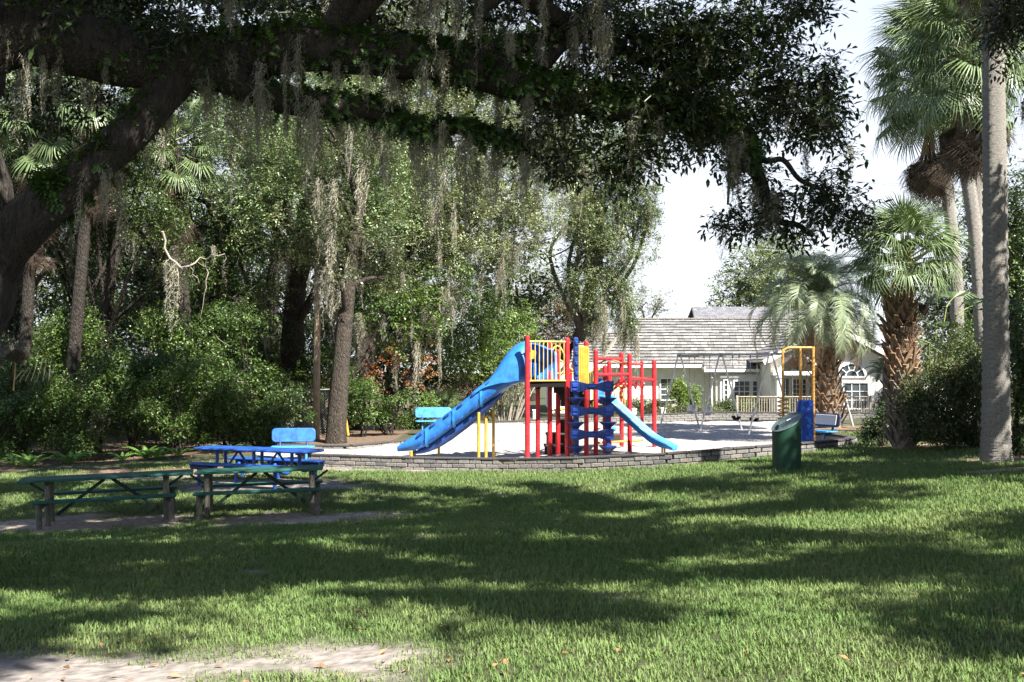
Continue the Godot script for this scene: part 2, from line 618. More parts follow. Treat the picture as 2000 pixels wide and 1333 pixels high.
func top_at(x: float, d: float) -> float:
	return sand_level(x, d) + 0.10 + clampf((x - 0.5) * 0.05, 0.0, 0.27)

func build_pit():
	# the sand: cells of half a metre cut to the outline
	var b := MB.new()
	for j in range(96, 188):
		for i in range(-28, 60):
			var cell := PackedVector2Array([Vector2(i, j) * .25, Vector2(i + 1, j) * .25, Vector2(i + 1, j + 1) * .25, Vector2(i, j + 1) * .25])
			for q in Geometry2D.intersect_polygons(cell, pit_poly):
				var idx := Geometry2D.triangulate_polygon(q)
				for k in range(0, idx.size(), 3):
					var w := []
					for m in 3:
						var p2: Vector2 = q[idx[k + m]]
						var y := sand_level(p2.x, p2.y) + sand_bump(p2.x, p2.y)
						w.append(b.pt(Vector3(p2.x, y, -p2.y), Vector3(sand_bump(p2.x - .1, p2.y) - sand_bump(p2.x + .1, p2.y), .2, sand_bump(p2.x, p2.y + .1) - sand_bump(p2.x, p2.y - .1)).normalized()))
					var a2: Vector2 = q[idx[k]]
					if (q[idx[k + 1]] - a2).cross(q[idx[k + 2]] - a2) > 0: b.face(w[0], w[1], w[2])
					else: b.face(w[0], w[2], w[1])
	structure(part(self, "playground_sand", b.done(), M.sand)).set_meta("label", "pale playground sand inside the low block wall")
	# the edging: blocks in courses under a dark cap
	var wall := thing("retaining_wall", "low grey concrete block wall curving round the playground sand under a dark cap", "wall")
	var shapes := []
	var r := rg(71)
	for k in 4:
		var mb := MB.new()
		mb.box(Vector3.ZERO, Vector3(0.285 + 0.006 * (k % 2), 0.086, 0.11 + 0.008 * k), Basis.from_euler(Vector3(r.randf_range(-.02, .02), r.randf_range(-.03, .03), r.randf_range(-.012, .012))), 0.011)
		shapes.append(mb.done())
	var capb := MB.new()
	capb.box(Vector3.ZERO, Vector3(0.592, 0.05, 0.19), Basis.IDENTITY, 0.012)
	var cap_mesh := capb.done()
	var core := MB.new()
	var far_blocks := MB.new()
	var far_caps := MB.new()
	var n := pit_poly.size()
	for seg in n:
		var a := pit_poly[seg]
		var c := pit_poly[(seg + 1) % n]
		var L := (c - a).length()
		var dir := (c - a) / L
		var outn := Vector2(dir.y, -dir.x)       # outside of the pit
		if in_pit(a.x + dir.x * L * .5 + outn.x * .05, a.y + dir.y * L * .5 + outn.y * .05):
			outn = -outn
		var front := seg < 11
		var left := seg >= 19
		var turn := atan2(dir.y, dir.x)
		var pa := Vector3(a.x, top_at(a.x, a.y), -a.y)
		var pc := Vector3(c.x, top_at(c.x, c.y), -c.y)
		if seg == 23 or seg == 0:
			continue
		var side := 1.0 if front else -1.0       # the side that shows its face
		var fn := Vector3(outn.x, 0, -outn.y) * side
		var steps := int(ceil(L / 0.3))
		var w := L / steps
		for k in steps:
			for course in 3:
				var off := 0.5 if course % 2 == 0 else 0.0
				if k + off > steps - 0.45:
					continue
				var t := (k + 0.5 + off) * w / L
				var p := pa.lerp(pc, minf(t, 1.0)) + fn * (0.04 + r.randf_range(-.006, .006)) + Vector3(0, -0.072 - course * 0.095, 0)
				if front and p.y < ground(p.x, -p.z) - 0.1:
					continue
				if not front and course > 1 + int(seg < 18):
					continue
				var bs := Basis(Vector3.UP, turn) * Basis(Vector3(0, 0, 1), atan2(pc.y - pa.y, L)) * Basis.from_scale(Vector3(w / 0.3, 1, 1))
				var m: Material = [M.block, M.block, M.block_warm, M.block_dark][r.randi_range(0, 3)]
				if front or left:
					part(wall, "block", shapes[r.randi_range(0, 3)], m, Transform3D(bs, p))
				else:
					far_blocks.box(p, Vector3(w - 0.012, 0.086, 0.11), Basis(Vector3.UP, turn), 0.008)
		var csteps := int(ceil(L / 0.6))
		for k in csteps:
			var t := (k + 0.5) / csteps
			var bs := Basis(Vector3.UP, turn) * Basis(Vector3(0, 0, 1), atan2(pc.y - pa.y, L))
			var p := pa.lerp(pc, t) + Vector3(0, r.randf_range(-.004, .006), 0) + fn * 0.02
			if front or left:
				part(wall, "cap_stone", cap_mesh, M.cap, Transform3D(bs * Basis.from_scale(Vector3(L / csteps / 0.6, 1, 1)), p))
			else:
				far_caps.box(p, Vector3(L / csteps - 0.01, 0.05, 0.19), bs, 0.01)
		core.box((pa + pc) * .5 + Vector3(0, -0.27, 0) - fn * 0.035, Vector3(L, 0.47, 0.08), Basis(Vector3.UP, turn) * Basis(Vector3(0, 0, 1), atan2(pc.y - pa.y, L)))
	part(wall, "wall_core", core.done(), M.mortar)
	part(wall, "far_blocks", far_blocks.done(), M.block).set_meta("kind", "stuff")
	part(wall, "far_caps", far_caps.done(), M.cap).set_meta("kind", "stuff")

func build_grass():
	var r := rg(3)
	var patches := []
	for k in 4:
		var b := MB.new()
		for j in 95:
			var p := Vector3(r.randf_range(-.16, .16), 0, r.randf_range(-.16, .16))
			var h := r.randf_range(.02, .055)
			var an := r.randf() * TAU
			var lean := r.randf_range(.1, 1.0) * h
			var side := Vector3(cos(an), 0, sin(an))
			var fw := Vector3(-side.z, 0, side.x)
			var w := r.randf_range(.002, .0042)
			var tone := r.randf_range(.7, 1.2)
			b.col = Color(tone, tone, tone)
			if r.randf() < .11:
				b.col = Color(2.9, 1.75, 2.4) * r.randf_range(.6, 1.0)
				b.col.a = 1
				h *= .6
			var a0 := p - side * w
			var a1 := p + side * w
			var m0 := p + fw * lean * .35 + Vector3(0, h * .62, 0) - side * w * .9
			var m1 := m0 + side * w * 1.8
			var tp := p + fw * lean + Vector3(0, h, 0)
			b.quad(a0, a1, m1, m0)
			b.tri(m0, m1, tp)
		patches.append(b.done())
	var xs := [[], [], [], []]
	var cs := [[], [], [], []]
	var d := 4.2
	while d < 31.0:
		var step := 0.165 if d < 12 else (0.21 if d < 20 else 0.27)
		var hw := d * 0.58 + 1.2
		var x := -hw
		while x < hw:
			var qx := x + r.randf_range(-.09, .09)
			var qd := d + r.randf_range(-.09, .09)
			x += step
			if d > 24 and in_pit(qx, qd):
				continue
			if qx < -9.5 and qd > 27 or qx > 9.6 and qd > 21.5 + (qx - 9.6) * .3 or (qd > 28 and qx < -6):
				continue
			if d > 24.0 and (in_pit(qx, qd + .25) or in_pit(qx + .2, qd + .1) or in_pit(qx - .2, qd + .1)):
				continue
			var k := bare(qx, qd)
			if k > 0.5 and r.randf() < (k - 0.42) * 2.6:
				continue
			var s := r.randf_range(.8, 1.3) * (1.0 if k < .4 else .75) * (1.0 if d < 12 else 1.3)
			var v := r.randi_range(0, 3)
			xs[v].append(Transform3D(Basis(Vector3.UP, r.randf() * TAU).scaled(Vector3(s, s * r.randf_range(.75, 1.1), s)), spot(qx, qd, -.004)))
			var t := nz.get_noise_2d(qx * 3.0 + 40.0, qd * 3.0) * .5 + .5
			var c := Color(0.076, 0.158, 0.038).lerp(Color(0.185, 0.236, 0.088), t)
			if k > .35:
				c = c.lerp(Color(.22, .19, .11), (k - .35) * .9)
			cs[v].append(c)
		d += step
	var g := Node3D.new()
	g.name = "grass"
	add_child(g)
	g.set_meta("label", "coarse green grass of the lawn")
	g.set_meta("kind", "stuff")
	for v in 4:
		many(g, "grass_tufts", patches[v], M.grass, xs[v], cs[v])
	# fallen leaves and chips, on the bare ground most of all
	var lb := MB.new()
	lb.tri(Vector3(-.03, 0, 0), Vector3(0, .006, .012), Vector3(.03, .002, 0))
	lb.tri(Vector3(-.03, 0, 0), Vector3(.03, .002, 0), Vector3(0, .008, -.012))
	var lx := []
	var lc := []
	for k in 5400:
		var dd := r.randf_range(5.0, 30.0)
		var xx := r.randf_range(-1, 1) * (dd * .55)
		if k < 1500:
			dd = r.randf_range(24.5, 31.0)
			xx = r.randf_range(-14, -3)
		elif k < 2300:
			dd = r.randf_range(17.5, 26.0)
			xx = r.randf_range(6.5, 13)
		var py := .012
		if k >= 4900:
			xx = r.randf_range(-5, 7.5)
			dd = r.randf_range(25, 43)
			if not in_pit(xx, dd): continue
			py = sand_level(xx, dd) - ground(xx, dd) + .03
		elif in_pit(xx, dd) or bare(xx, dd) < r.randf_range(-.25, .9):
			continue
		var sc := r.randf_range(.7, 1.6)
		lx.append(Transform3D(Basis.from_euler(Vector3(r.randf_range(-.5, .5), r.randf() * TAU, r.randf_range(-.5, .5))).scaled(Vector3(sc, sc, sc)), spot(xx, dd, py)))
		lc.append(Color(.33, .17, .09).lerp(Color(.16, .10, .06), r.randf()))
	many(self, "leaf_litter", lb.done(), M.litter, lx, lc).set_meta("label", "brown fallen leaves strewn over the bare ground")

# ---------------------------------------------------------------- the house
func tiled(parent: Node3D, called: String, eL: Vector3, eR: Vector3, rL: Vector3, rR: Vector3, courses: int, tw: float, cols: Array, m: Material, s: int, thick := 0.05):
	# a roof slope of overlapping courses; every tile has its own edges. eL, eR: the eave, rL, rR: the ridge
	var r := rg(s)
	var nrm := (eR - eL).cross(rL - eL).normalized()
	if nrm.y < 0: nrm = -nrm
	for k in courses:
		var b := MB.new()
		var t0 := float(k) / courses
		var t1 := (k + 1.12) / courses
		var a := eL.lerp(rL, t0)
		var c := eR.lerp(rR, t0)
		var a1 := eL.lerp(rL, minf(t1, 1.0))
		var c1 := eR.lerp(rR, minf(t1, 1.0))
		var n := int(maxf(1.0, (c - a).length() / tw))
		for j in n:
			var u0 := (j + 0.015 + (0.0 if k % 2 == 0 else -0.5)) / n
			var u1 := (j + 0.985 + (0.0 if k % 2 == 0 else -0.5)) / n
			u0 = maxf(u0, 0.0)
			if k % 2 == 1 and j == n - 1: u1 = 1.0
			var lift := thick * r.randf_range(.85, 1.15)
			var p := a.lerp(c, u0) + nrm * lift
			var q := a.lerp(c, u1) + nrm * (lift + r.randf_range(-.006, .006))
			var q1 := a1.lerp(c1, u1) + nrm * 0.012
			var p1 := a1.lerp(c1, u0) + nrm * 0.012
			b.col = (cols[0] as Color).lerp(cols[1], r.randf())
			b.quad(p, q, q1, p1)
			b.col = Color(.09, .085, .08)  # edges painted dark: weathering, and the shadow line below each course
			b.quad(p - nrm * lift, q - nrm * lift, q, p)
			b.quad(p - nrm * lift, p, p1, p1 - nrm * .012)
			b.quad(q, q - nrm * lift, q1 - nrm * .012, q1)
		part(parent, called, b.done(), m).set_meta("kind", "stuff")

func slab(parent: Node3D, called: String, eL: Vector3, eR: Vector3, rL: Vector3, rR: Vector3, t: float, m: Material):
	var b := MB.new()
	var nrm := (eR - eL).cross(rL - eL).normalized()
	if nrm.y < 0: nrm = -nrm
	var o := nrm * -t
	b.quad(eL, eR, rR, rL)
	b.quad(eL + o, rL + o, rR + o, eR + o)
	b.quad(eL + o, eR + o, eR, eL)
	b.quad(rL, rR, rR + o, rL + o)
	b.quad(eL, rL, rL + o, eL + o)
	b.quad(eR + o, rR + o, rR, eR)
	return part(parent, called, b.done(), m)

func window(parent: Node3D, ctr: Vector3, w: float, h: float, cols: int, rows: int, turn := 0.0, border := 0.07):
	var xf := Transform3D(Basis(Vector3.UP, turn), ctr)
	var f := MB.new()
	f.box(Vector3(0, h / 2, .03), Vector3(w + border * 2, border, .09), Basis.IDENTITY, .008)
	f.box(Vector3(0, -h / 2, .045), Vector3(w + border * 2.6, border, .13), Basis.IDENTITY, .008)
	for s in [-1, 1]:
		f.box(Vector3(s * (w + border) / 2, 0, .03), Vector3(border, h, .085), Basis.IDENTITY, .008)
	for k in range(1, cols):
		f.box(Vector3(-w / 2 + w * k / cols, 0, .02), Vector3(.028, h, .03))
	for k in range(1, rows):
		f.box(Vector3(0, -h / 2 + h * k / rows, .021), Vector3(w, .05 if k * 2 == rows else .028, .03))
	var fr := part(parent, "window", f.done(), M.trim, xf)
	var p := MB.new()
	p.box(Vector3(0, 0, .006), Vector3(w, h, .012))
	part(fr, "pane", p.done(), M.glass)
	return fr

func arc(cx: float, cy: float, r: float, a0: float, a1: float, n: int) -> PackedVector2Array:
	var o := PackedVector2Array()
	for k in n + 1:
		var t := lerpf(a0, a1, float(k) / n)
		o.append(Vector2(cx + r * cos(t), cy + r * sin(t)))
	return o

func ring_piece(b: MB, cx: float, cy: float, r0: float, r1: float, depth: float, z: float):
	var o := arc(cx, cy, r1, 0, PI, 20)
	var q := arc(cx, cy, r0, 0, PI, 20)
	q.reverse()
	o.append_array(q)
	b.prism(o, depth, Transform3D(Basis.IDENTITY, Vector3(0, 0, z)))

func build_house():
	var h := thing("house", "cream stucco house with grey tile roof and arched entry behind the playground", "house", Vector3(12, -0.25, -58))
	var O := h.position
	var tcol := [Color(0.19, 0.185, 0.18), Color(0.35, 0.34, 0.33)]
	# walls of the long wing and the bay
	var b := MB.new()
	b.box(Vector3(6.8, 1.0, -64.5) - O, Vector3(9.4, 2.9, 11.0))
	b.box(Vector3(4.3, 1.0, -66.0) - O, Vector3(2.0, 2.8, 7.6))
	part(h, "wall", b.done(), M.stucco)
	b = MB.new()
	b.box(Vector3(11.9, 0.95, -63.0) - O, Vector3(2.7, 2.55, 9.6))
	part(h, "bay_wall", b.done(), M.stucco)
	# roofs
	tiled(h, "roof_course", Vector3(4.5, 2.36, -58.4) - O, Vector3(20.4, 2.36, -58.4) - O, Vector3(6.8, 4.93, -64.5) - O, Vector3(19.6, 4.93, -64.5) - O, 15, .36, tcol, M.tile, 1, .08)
	slab(h, "roof", Vector3(4.5, 2.35, -58.4) - O, Vector3(20.4, 2.35, -58.4) - O, Vector3(6.8, 4.92, -64.5) - O, Vector3(19.6, 4.92, -64.5) - O, .14, M.trim)
	slab(h, "roof", Vector3(20.4, 2.35, -70.6) - O, Vector3(4.5, 2.35, -70.6) - O, Vector3(19.6, 4.92, -64.5) - O, Vector3(6.8, 4.92, -64.5) - O, .14, M.block_dark)
	slab(h, "roof", Vector3(4.5, 2.35, -70.6) - O, Vector3(4.5, 2.35, -58.4) - O, Vector3(6.8, 4.92, -64.5) - O, Vector3(6.8, 4.925, -64.4) - O, .14, M.block_dark)
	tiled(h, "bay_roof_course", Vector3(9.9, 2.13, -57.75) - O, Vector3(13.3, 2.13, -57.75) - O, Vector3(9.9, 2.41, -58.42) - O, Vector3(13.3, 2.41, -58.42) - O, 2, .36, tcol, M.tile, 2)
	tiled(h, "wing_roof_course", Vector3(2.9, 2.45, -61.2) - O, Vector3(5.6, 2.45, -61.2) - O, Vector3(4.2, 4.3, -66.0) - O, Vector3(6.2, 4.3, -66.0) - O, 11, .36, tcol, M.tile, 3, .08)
	slab(h, "roof", Vector3(2.9, 2.44, -61.2) - O, Vector3(5.6, 2.44, -61.2) - O, Vector3(4.2, 4.29, -66.0) - O, Vector3(6.2, 4.29, -66.0) - O, .14, M.trim)
	b = MB.new()
	for k in 36:    # ridge and hip caps
		b.box(Vector3(6.8 + k * .36, 4.99, -64.5) - O, Vector3(.35, .09, .26), Basis.from_euler(Vector3(0, 0, .04)), .03)
	for k in 18:
		var t := (k + .5) / 18.0
		b.box(Vector3(4.5, 2.42, -58.4).lerp(Vector3(6.8, 4.99, -64.5), t) - O, Vector3(.24, .08, .40), Basis.looking_at(Vector3(2.3, 2.57, -6.1)), .03)
	b.col = Color(.5, .47, .44)
	part(h, "ridge_cap", b.done(), M.block_warm)
	# fascia and gutter
	b = MB.new()
	b.box(Vector3(7.2, 2.27, -58.36) - O, Vector3(5.5, .17, .05))
	b.box(Vector3(11.6, 2.04, -57.72) - O, Vector3(3.5, .15, .06))
	b.box(Vector3(9.88, 2.15, -58.05) - O, Vector3(.06, .17, .7))
	part(h, "fascia", b.done(), M.trim)
	b = MB.new()
	b.tube([Vector3(10.25, 2.1, -58.2) - O, Vector3(10.3, 1.85, -58.05) - O, Vector3(10.32, 1.6, -58.12) - O, Vector3(10.32, -.2, -58.12) - O], [.05, .05, .05, .05], 6)
	part(h, "downspout", b.done(), M.trim)
	# windows of the long wing and the bay
	window(h, Vector3(8.15, 1.05, -58.99) - O, .7, 1.15, 2, 4)
	b = MB.new()
	b.box(Vector3(11.78, .82, -58.12) - O, Vector3(2.1, 2.05, .16), Basis.IDENTITY, .02)
	part(h, "bay_panel", b.done(), M.trim)
	window(h, Vector3(11.85, .95, -58.035) - O, .78, 1.12, 3, 4)
	window(h, Vector3(11.02, .9, -58.035) - O, .16, 1.3, 1, 5, 0.0, .05)
	window(h, Vector3(12.52, .95, -58.035) - O, .20, 1.1, 1, 4, 0.0, .05)
	# the gabled front with the arched entry
	var z := -55.5
	var g := PackedVector2Array([Vector2(12.75, -.3), Vector2(12.75, 2.5), Vector2(15.6, 4.05), Vector2(18.75, 2.45), Vector2(18.75, -.3), Vector2(15.0, -.3)])
	g.append_array(arc(14.13, 1.85, .87, 0, PI, 18))
	g.append(Vector2(13.26, -.3))
	b = MB.new()
	b.prism(g, 0.35, Transform3D(Basis.IDENTITY, Vector3(0, 0, z - .35) - O))
	b.box(Vector3(18.6, 1.05, -59.5) - O, Vector3(.28, 2.75, 7.4))
	b.box(Vector3(12.9, 1.05, -57.3) - O, Vector3(.28, 2.7, 3.0))
	part(h, "gable_wall", b.done(), M.stucco)
	b = MB.new()
	ring_piece(b, 14.13 - O.x, 1.85 - O.y, .87, 1.02, .06, z - O.z)
	part(h, "arch_trim", b.done(), M.trim)
	for x in [13.08, 15.18]:
		b = MB.new()
		b.lathe([Vector2(.0, -.3), Vector2(.24, -.3), Vector2(.24, -.16), Vector2(.185, -.1), Vector2(.17, 1.6), Vector2(.23, 1.68), Vector2(.23, 1.8), Vector2(0, 1.8)], 18, Vector3(x, 0, z + .28) - O)
		part(h, "column", b.done(), M.trim)
	b = MB.new()
	b.box(Vector3(14.1, 1.9, z + .26) - O, Vector3(2.7, .2, .5), Basis.IDENTITY, .02)
	part(h, "porch_beam", b.done(), M.trim)
	b = MB.new()
	b.box(Vector3(15.6, 1.0, -57.6) - O, Vector3(5.7, 2.7, .2))
	part(h, "porch_wall", b.done(), M.stucco)
	b = MB.new()
	b.box(Vector3(15.7, -.28, -57.0) - O, Vector3(6.4, .2, 3.8), Basis.IDENTITY, .02)
	part(h, "porch_floor", b.done(), M.block_warm)
	# door with side lights and the coloured fan light over it
	b = MB.new()
	for x in [13.62, 14.18, 15.16]:
		b.box(Vector3(x, .72, -57.46) - O, Vector3(.1, 2.0, .1), Basis.IDENTITY, .01)
	b.box(Vector3(14.4, 1.74, -57.46) - O, Vector3(1.65, .1, .1), Basis.IDENTITY, .01)
	b.box(Vector3(14.67, .72, -57.48) - O, Vector3(.92, 1.98, .05), Basis.IDENTITY, .01)
	var door := part(h, "door", b.done(), M.door)
	b = MB.new()
	b.box(Vector3(14.67, .85, -57.447) - O, Vector3(.62, 1.45, .012))
	b.box(Vector3(13.9, .75, -57.447) - O, Vector3(.42, 1.75, .012))
	part(door, "pane", b.done(), M.glass)
	b = MB.new()
	for k in range(1, 4):
		b.box(Vector3(14.36 + .155 * k, .85, -57.435) - O, Vector3(.025, 1.45, .02))
	for k in range(1, 6):
		b.box(Vector3(14.67, .125 + .242 * k, -57.434) - O, Vector3(.62, .025, .02))
	part(door, "muntin", b.done(), M.trim)
	for k in 5:
		var f := MB.new()
		var a0 := PI * k / 5.0 + .03
		var a1 := PI * (k + 1) / 5.0 - .03
		var o := arc(14.4, 1.82, .72, a0, a1, 5)
		var q := arc(14.4, 1.82, .3, a0, a1, 3)
		q.reverse()
		o.append_array(q)
		f.prism(o, .03, Transform3D(Basis.IDENTITY, Vector3(0, 0, -57.48) - O))
		part(h, "fan_light", f.done(), M.glass_blue if k % 2 == 1 else M.glass_amber)
	var f2 := MB.new()
	ring_piece(f2, 14.4 - O.x, 1.82 - O.y, .74, .84, .05, -57.48 - O.z)
	part(h, "fan_light_frame", f2.done(), M.trim)
	# the big window on the right: a half round over a grid
	window(h, Vector3(16.75, .8, z + .005) - O, 1.55, 1.3, 4, 3)
	b = MB.new()
	ring_piece(b, 16.75 - O.x, 1.75 - O.y, .62, .72, .08, z + .005 - O.z)
	ring_piece(b, 16.75 - O.x, 1.75 - O.y, .28, .32, .04, z + .015 - O.z)
	for k in range(1, 5):
		var an := PI * k / 5.0
		b.box(Vector3(16.75 + cos(an) * .46, 1.75 + sin(an) * .46, z + .035) - O, Vector3(.34, .035, .03), Basis(Vector3(0, 0, 1), an))
	b.box(Vector3(16.75, 1.72, z + .05) - O, Vector3(1.5, .08, .09), Basis.IDENTITY, .01)
	var fw := part(h, "half_round_window", b.done(), M.trim)
	b = MB.new()
	var hp := arc(16.75 - O.x, 1.75 - O.y, .63, 0, PI, 18)
	b.prism(hp, .012, Transform3D(Basis.IDENTITY, Vector3(0, 0, z + .004 - O.z)))
	part(fw, "pane", b.done(), M.glass)
	# gable roof
	var pk := Vector3(15.6, 4.36, -54.9) - O
	var pkb := Vector3(15.6, 4.36, -64) - O
	var le := Vector3(12.3, 2.56, -54.9) - O
	var leb := Vector3(12.3, 2.56, -62) - O
	var re := Vector3(19.2, 2.52, -54.9) - O
	var reb := Vector3(19.2, 2.52, -62) - O
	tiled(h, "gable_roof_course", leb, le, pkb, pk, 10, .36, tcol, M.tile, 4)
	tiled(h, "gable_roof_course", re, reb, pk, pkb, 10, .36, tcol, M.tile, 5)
	slab(h, "gable_roof", leb, le, pkb, pk, .12, M.trim)
	slab(h, "gable_roof", re, reb, pk, pkb, .12, M.trim)
	b = MB.new()
	for e in [le, re]:
		var dv: Vector3 = pk - e
		b.box((pk + e) * .5 + Vector3(0, -.12, .03), Vector3(dv.length() + .05, .24, .07), Basis(Vector3(0, 0, 1), atan2(dv.y, dv.x)))
	part(h, "rake_board", b.done(), M.trim)
	# house behind, only its shingle roof shows
	var h2 := thing("house", "house farther back with only its dark grey shingle roof showing over the tile ridge", "house", Vector3(17, -.2, -80))
	O = h2.position
	b = MB.new()
	b.box(Vector3(17, 1.7, -80) - O, Vector3(8.4, 3.8, 11))
	part(h2, "wall", b.done(), M.stucco)
	var sc := [Color(.16, .16, .18), Color(.24, .24, .265)]
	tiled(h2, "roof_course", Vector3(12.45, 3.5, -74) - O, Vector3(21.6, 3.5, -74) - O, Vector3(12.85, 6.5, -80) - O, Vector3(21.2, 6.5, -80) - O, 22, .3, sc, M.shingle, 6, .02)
	slab(h2, "roof", Vector3(12.4, 3.49, -74) - O, Vector3(21.6, 3.49, -74) - O, Vector3(12.8, 6.49, -80) - O, Vector3(21.2, 6.49, -80) - O, .15, M.block_dark)
	slab(h2, "roof", Vector3(21.6, 3.49, -86) - O, Vector3(12.4, 3.49, -86) - O, Vector3(21.2, 6.49, -80) - O, Vector3(12.8, 6.49, -80) - O, .15, M.block_dark)
	# a pale outbuilding behind the shrubs on the right
	var sh := thing("shed", "small white outbuilding with a flat grey roof glimpsed between boot palm and shrubs", "shed", Vector3(17.6, .1, -47))
	b = MB.new()
	b.box(Vector3(0, 1.0, 0), Vector3(2.4, 2.2, 3))
	part(sh, "wall", b.done(), M.stucco)
	b = MB.new()
	b.box(Vector3(0, 2.2, .1), Vector3(3.0, .16, 3.8), Basis.from_euler(Vector3(0, 0, -.06)), .02)
	part(sh, "roof", b.done(), M.steel)
	# the wooden railing before the house
	var rl := thing("railing", "beige wooden railing with upright balusters in front of the house", "railing", Vector3(14, -.14, -54))
	b = MB.new()
	b.box(Vector3(0, .06, 0), Vector3(.03, .76, .03), Basis.IDENTITY, .004)
	var bal := b.done()
	b = MB.new()
	b.box(Vector3.ZERO, Vector3(6.4, .05, .11), Basis.IDENTITY, .01)
	part(rl, "top_rail", b.done(), M.rail, Transform3D(Basis.IDENTITY, Vector3(0, .93, 0)))
	b = MB.new()
	b.box(Vector3.ZERO, Vector3(6.4, .07, .05), Basis.IDENTITY, .01)
	part(rl, "bottom_rail", b.done(), M.rail, Transform3D(Basis.IDENTITY, Vector3(0, .12, 0)))
	for k in 52:
		part(rl, "baluster", bal, M.rail, Transform3D(Basis.IDENTITY, Vector3(-3.12 + k * .1225, .46, 0)))
	b = MB.new()
	b.box(Vector3.ZERO, Vector3(.1, 1.0, .1), Basis.IDENTITY, .012)
	var po := b.done()
	for k in 4:
		part(rl, "post", po, M.rail, Transform3D(Basis.IDENTITY, Vector3(-3.2 + k * 2.13, .48, -.005)))

# ---------------------------------------------------------------- foliage
var K := {}
func leaf_shape(b: MB, p: Vector3, dir: Vector3, up: Vector3, L: float, W: float):
	var s := dir.cross(up).normalized()
	var u2 := s.cross(dir).normalized()
	var q0 := p
	var a := p + dir * L * .38 + s * W * .5 + u2 * W * .12
	var c := p + dir * L * .38 - s * W * .5 + u2 * W * .12
	var a2 := p + dir * L * .72 + s * W * .36 + u2 * W * .02
	var c2 := p + dir * L * .72 - s * W * .36 + u2 * W * .02
	var e := p + dir * L - u2 * W * .15
	b.tri(q0, a, c)
	b.quad(c, a, a2, c2)
	b.tri(c2, a2, e)

func make_clump(s: int, n: int, R: float, L: float, W: float, twigs := 4) -> ArrayMesh:
	var r := rg(s)
	var b := MB.new()
	for t in twigs:
		var dir := Vector3(r.randf_range(-1, 1), r.randf_range(-.7, .8), r.randf_range(-1, 1)).normalized()
		b.col = Color(.6, .38, .28)
		var tw := dir * R
		var tsd := dir.cross(Vector3(.3, .2, .9)).normalized() * .0045
		b.quad(-tsd, tsd, tw * .55 + tsd * .8 + Vector3(0, -R * .07, 0), tw * .55 - tsd * .8 + Vector3(0, -R * .07, 0))
		b.tri(tw * .55 - tsd * .8 + Vector3(0, -R * .07, 0), tw * .55 + tsd * .8 + Vector3(0, -R * .07, 0), tw + Vector3(0, -R * .2, 0))
		for k in n / twigs:
			var f := (k + 1.0) / (n / twigs)
			var p := dir * R * f + Vector3(r.randf_range(-1, 1), r.randf_range(-1, 1), r.randf_range(-1, 1)) * R * .11 + Vector3(0, -R * .22 * f * f, 0)
			var ld := (dir * .6 + Vector3(r.randf_range(-1, 1), r.randf_range(-.9, .5), r.randf_range(-1, 1))).normalized()
			var tone := r.randf_range(.72, 1.25)
			b.col = Color(tone, tone, tone * r.randf_range(.8, 1.1))
			var sz := r.randf_range(.5, 1.35)
			leaf_shape(b, p, ld, Vector3(r.randf_range(-.5, .5), 1, r.randf_range(-.5, .5)), L * sz, W * sz)
	return b.done()

func make_moss(s: int) -> ArrayMesh:    # one metre of hanging moss: tangled strands that swell and taper
	var r := rg(s)
	var b := MB.new()
	for k in 8:
		var p := Vector3(r.randf_range(-.05, .05), r.randf_range(-.05, .03), r.randf_range(-.05, .05))
		var L := r.randf_range(.3, 1.0)
		var segs := int(L * 13) + 2
		var drift := Vector3(r.randf_range(-.02, .02), 0, r.randf_range(-.02, .02))
		for j in segs:
			var f := float(j) / segs
			if r.randf() < .25: drift = Vector3(r.randf_range(-.028, .028), 0, r.randf_range(-.028, .028))
			var q := p + drift + Vector3(-p.x, 0, -p.z) * (.1 + .25 * f) + Vector3(r.randf_range(-.015, .015), -L / segs, r.randf_range(-.015, .015))
			var an := r.randf() * TAU
			var w := Vector3(cos(an), 0, sin(an)) * (.005 * (1.0 - f * .5))
			var tone := r.randf_range(.7, 1.2)
			b.col = Color(tone, tone, tone)
			b.quad(p - w, p + w, q + w, q - w)
			var bunch := 3 + int(4.0 * maxf(0.0, sin(f * 9.0 + k * 1.7)))
			for m in bunch:    # curled wisps off the strand
				var a2 := r.randf() * TAU
				var l2 := r.randf_range(.03, .085) * (1.15 - f * .75)
				var o := p.lerp(q, r.randf())
				var e1 := o + Vector3(cos(a2) * l2, l2 * r.randf_range(-.9, .35), sin(a2) * l2)
				var e2 := e1 + Vector3(cos(a2 + 1.6) * l2 * .7, -l2 * r.randf_range(.3, 1.1), sin(a2 + 1.6) * l2 * .7)
				var w2 := Vector3(-sin(a2), .5, cos(a2)) * .0032
				b.quad(o - w2, o + w2, e1 + w2, e1 - w2)
				b.tri(e1 - w2, e1 + w2, e2)
			p = q
	return b.done()

func make_kinds():
	K.oak = [make_clump(1, 20, .26, .085, .036), make_clump(2, 20, .26, .085, .036), make_clump(3, 16, .3, .08, .03)]
	K.oak_near = [make_clump(4, 14, .2, .092, .034, 3), make_clump(5, 14, .2, .092, .034, 3), make_clump(6, 12, .22, .098, .032, 3)]
	K.broad = [make_clump(7, 18, .34, .15, .07), make_clump(8, 18, .34, .15, .07)]
	K.small = [make_clump(9, 28, .22, .055, .028, 5), make_clump(10, 28, .22, .055, .028, 5)]
	K.shade = [make_clump(11, 26, .36, .15, .08, 6), make_clump(12, 26, .36, .15, .08, 6)]
	K.moss = [make_moss(1), make_moss(2), make_moss(3)]

var gap := FastNoiseLite.new()

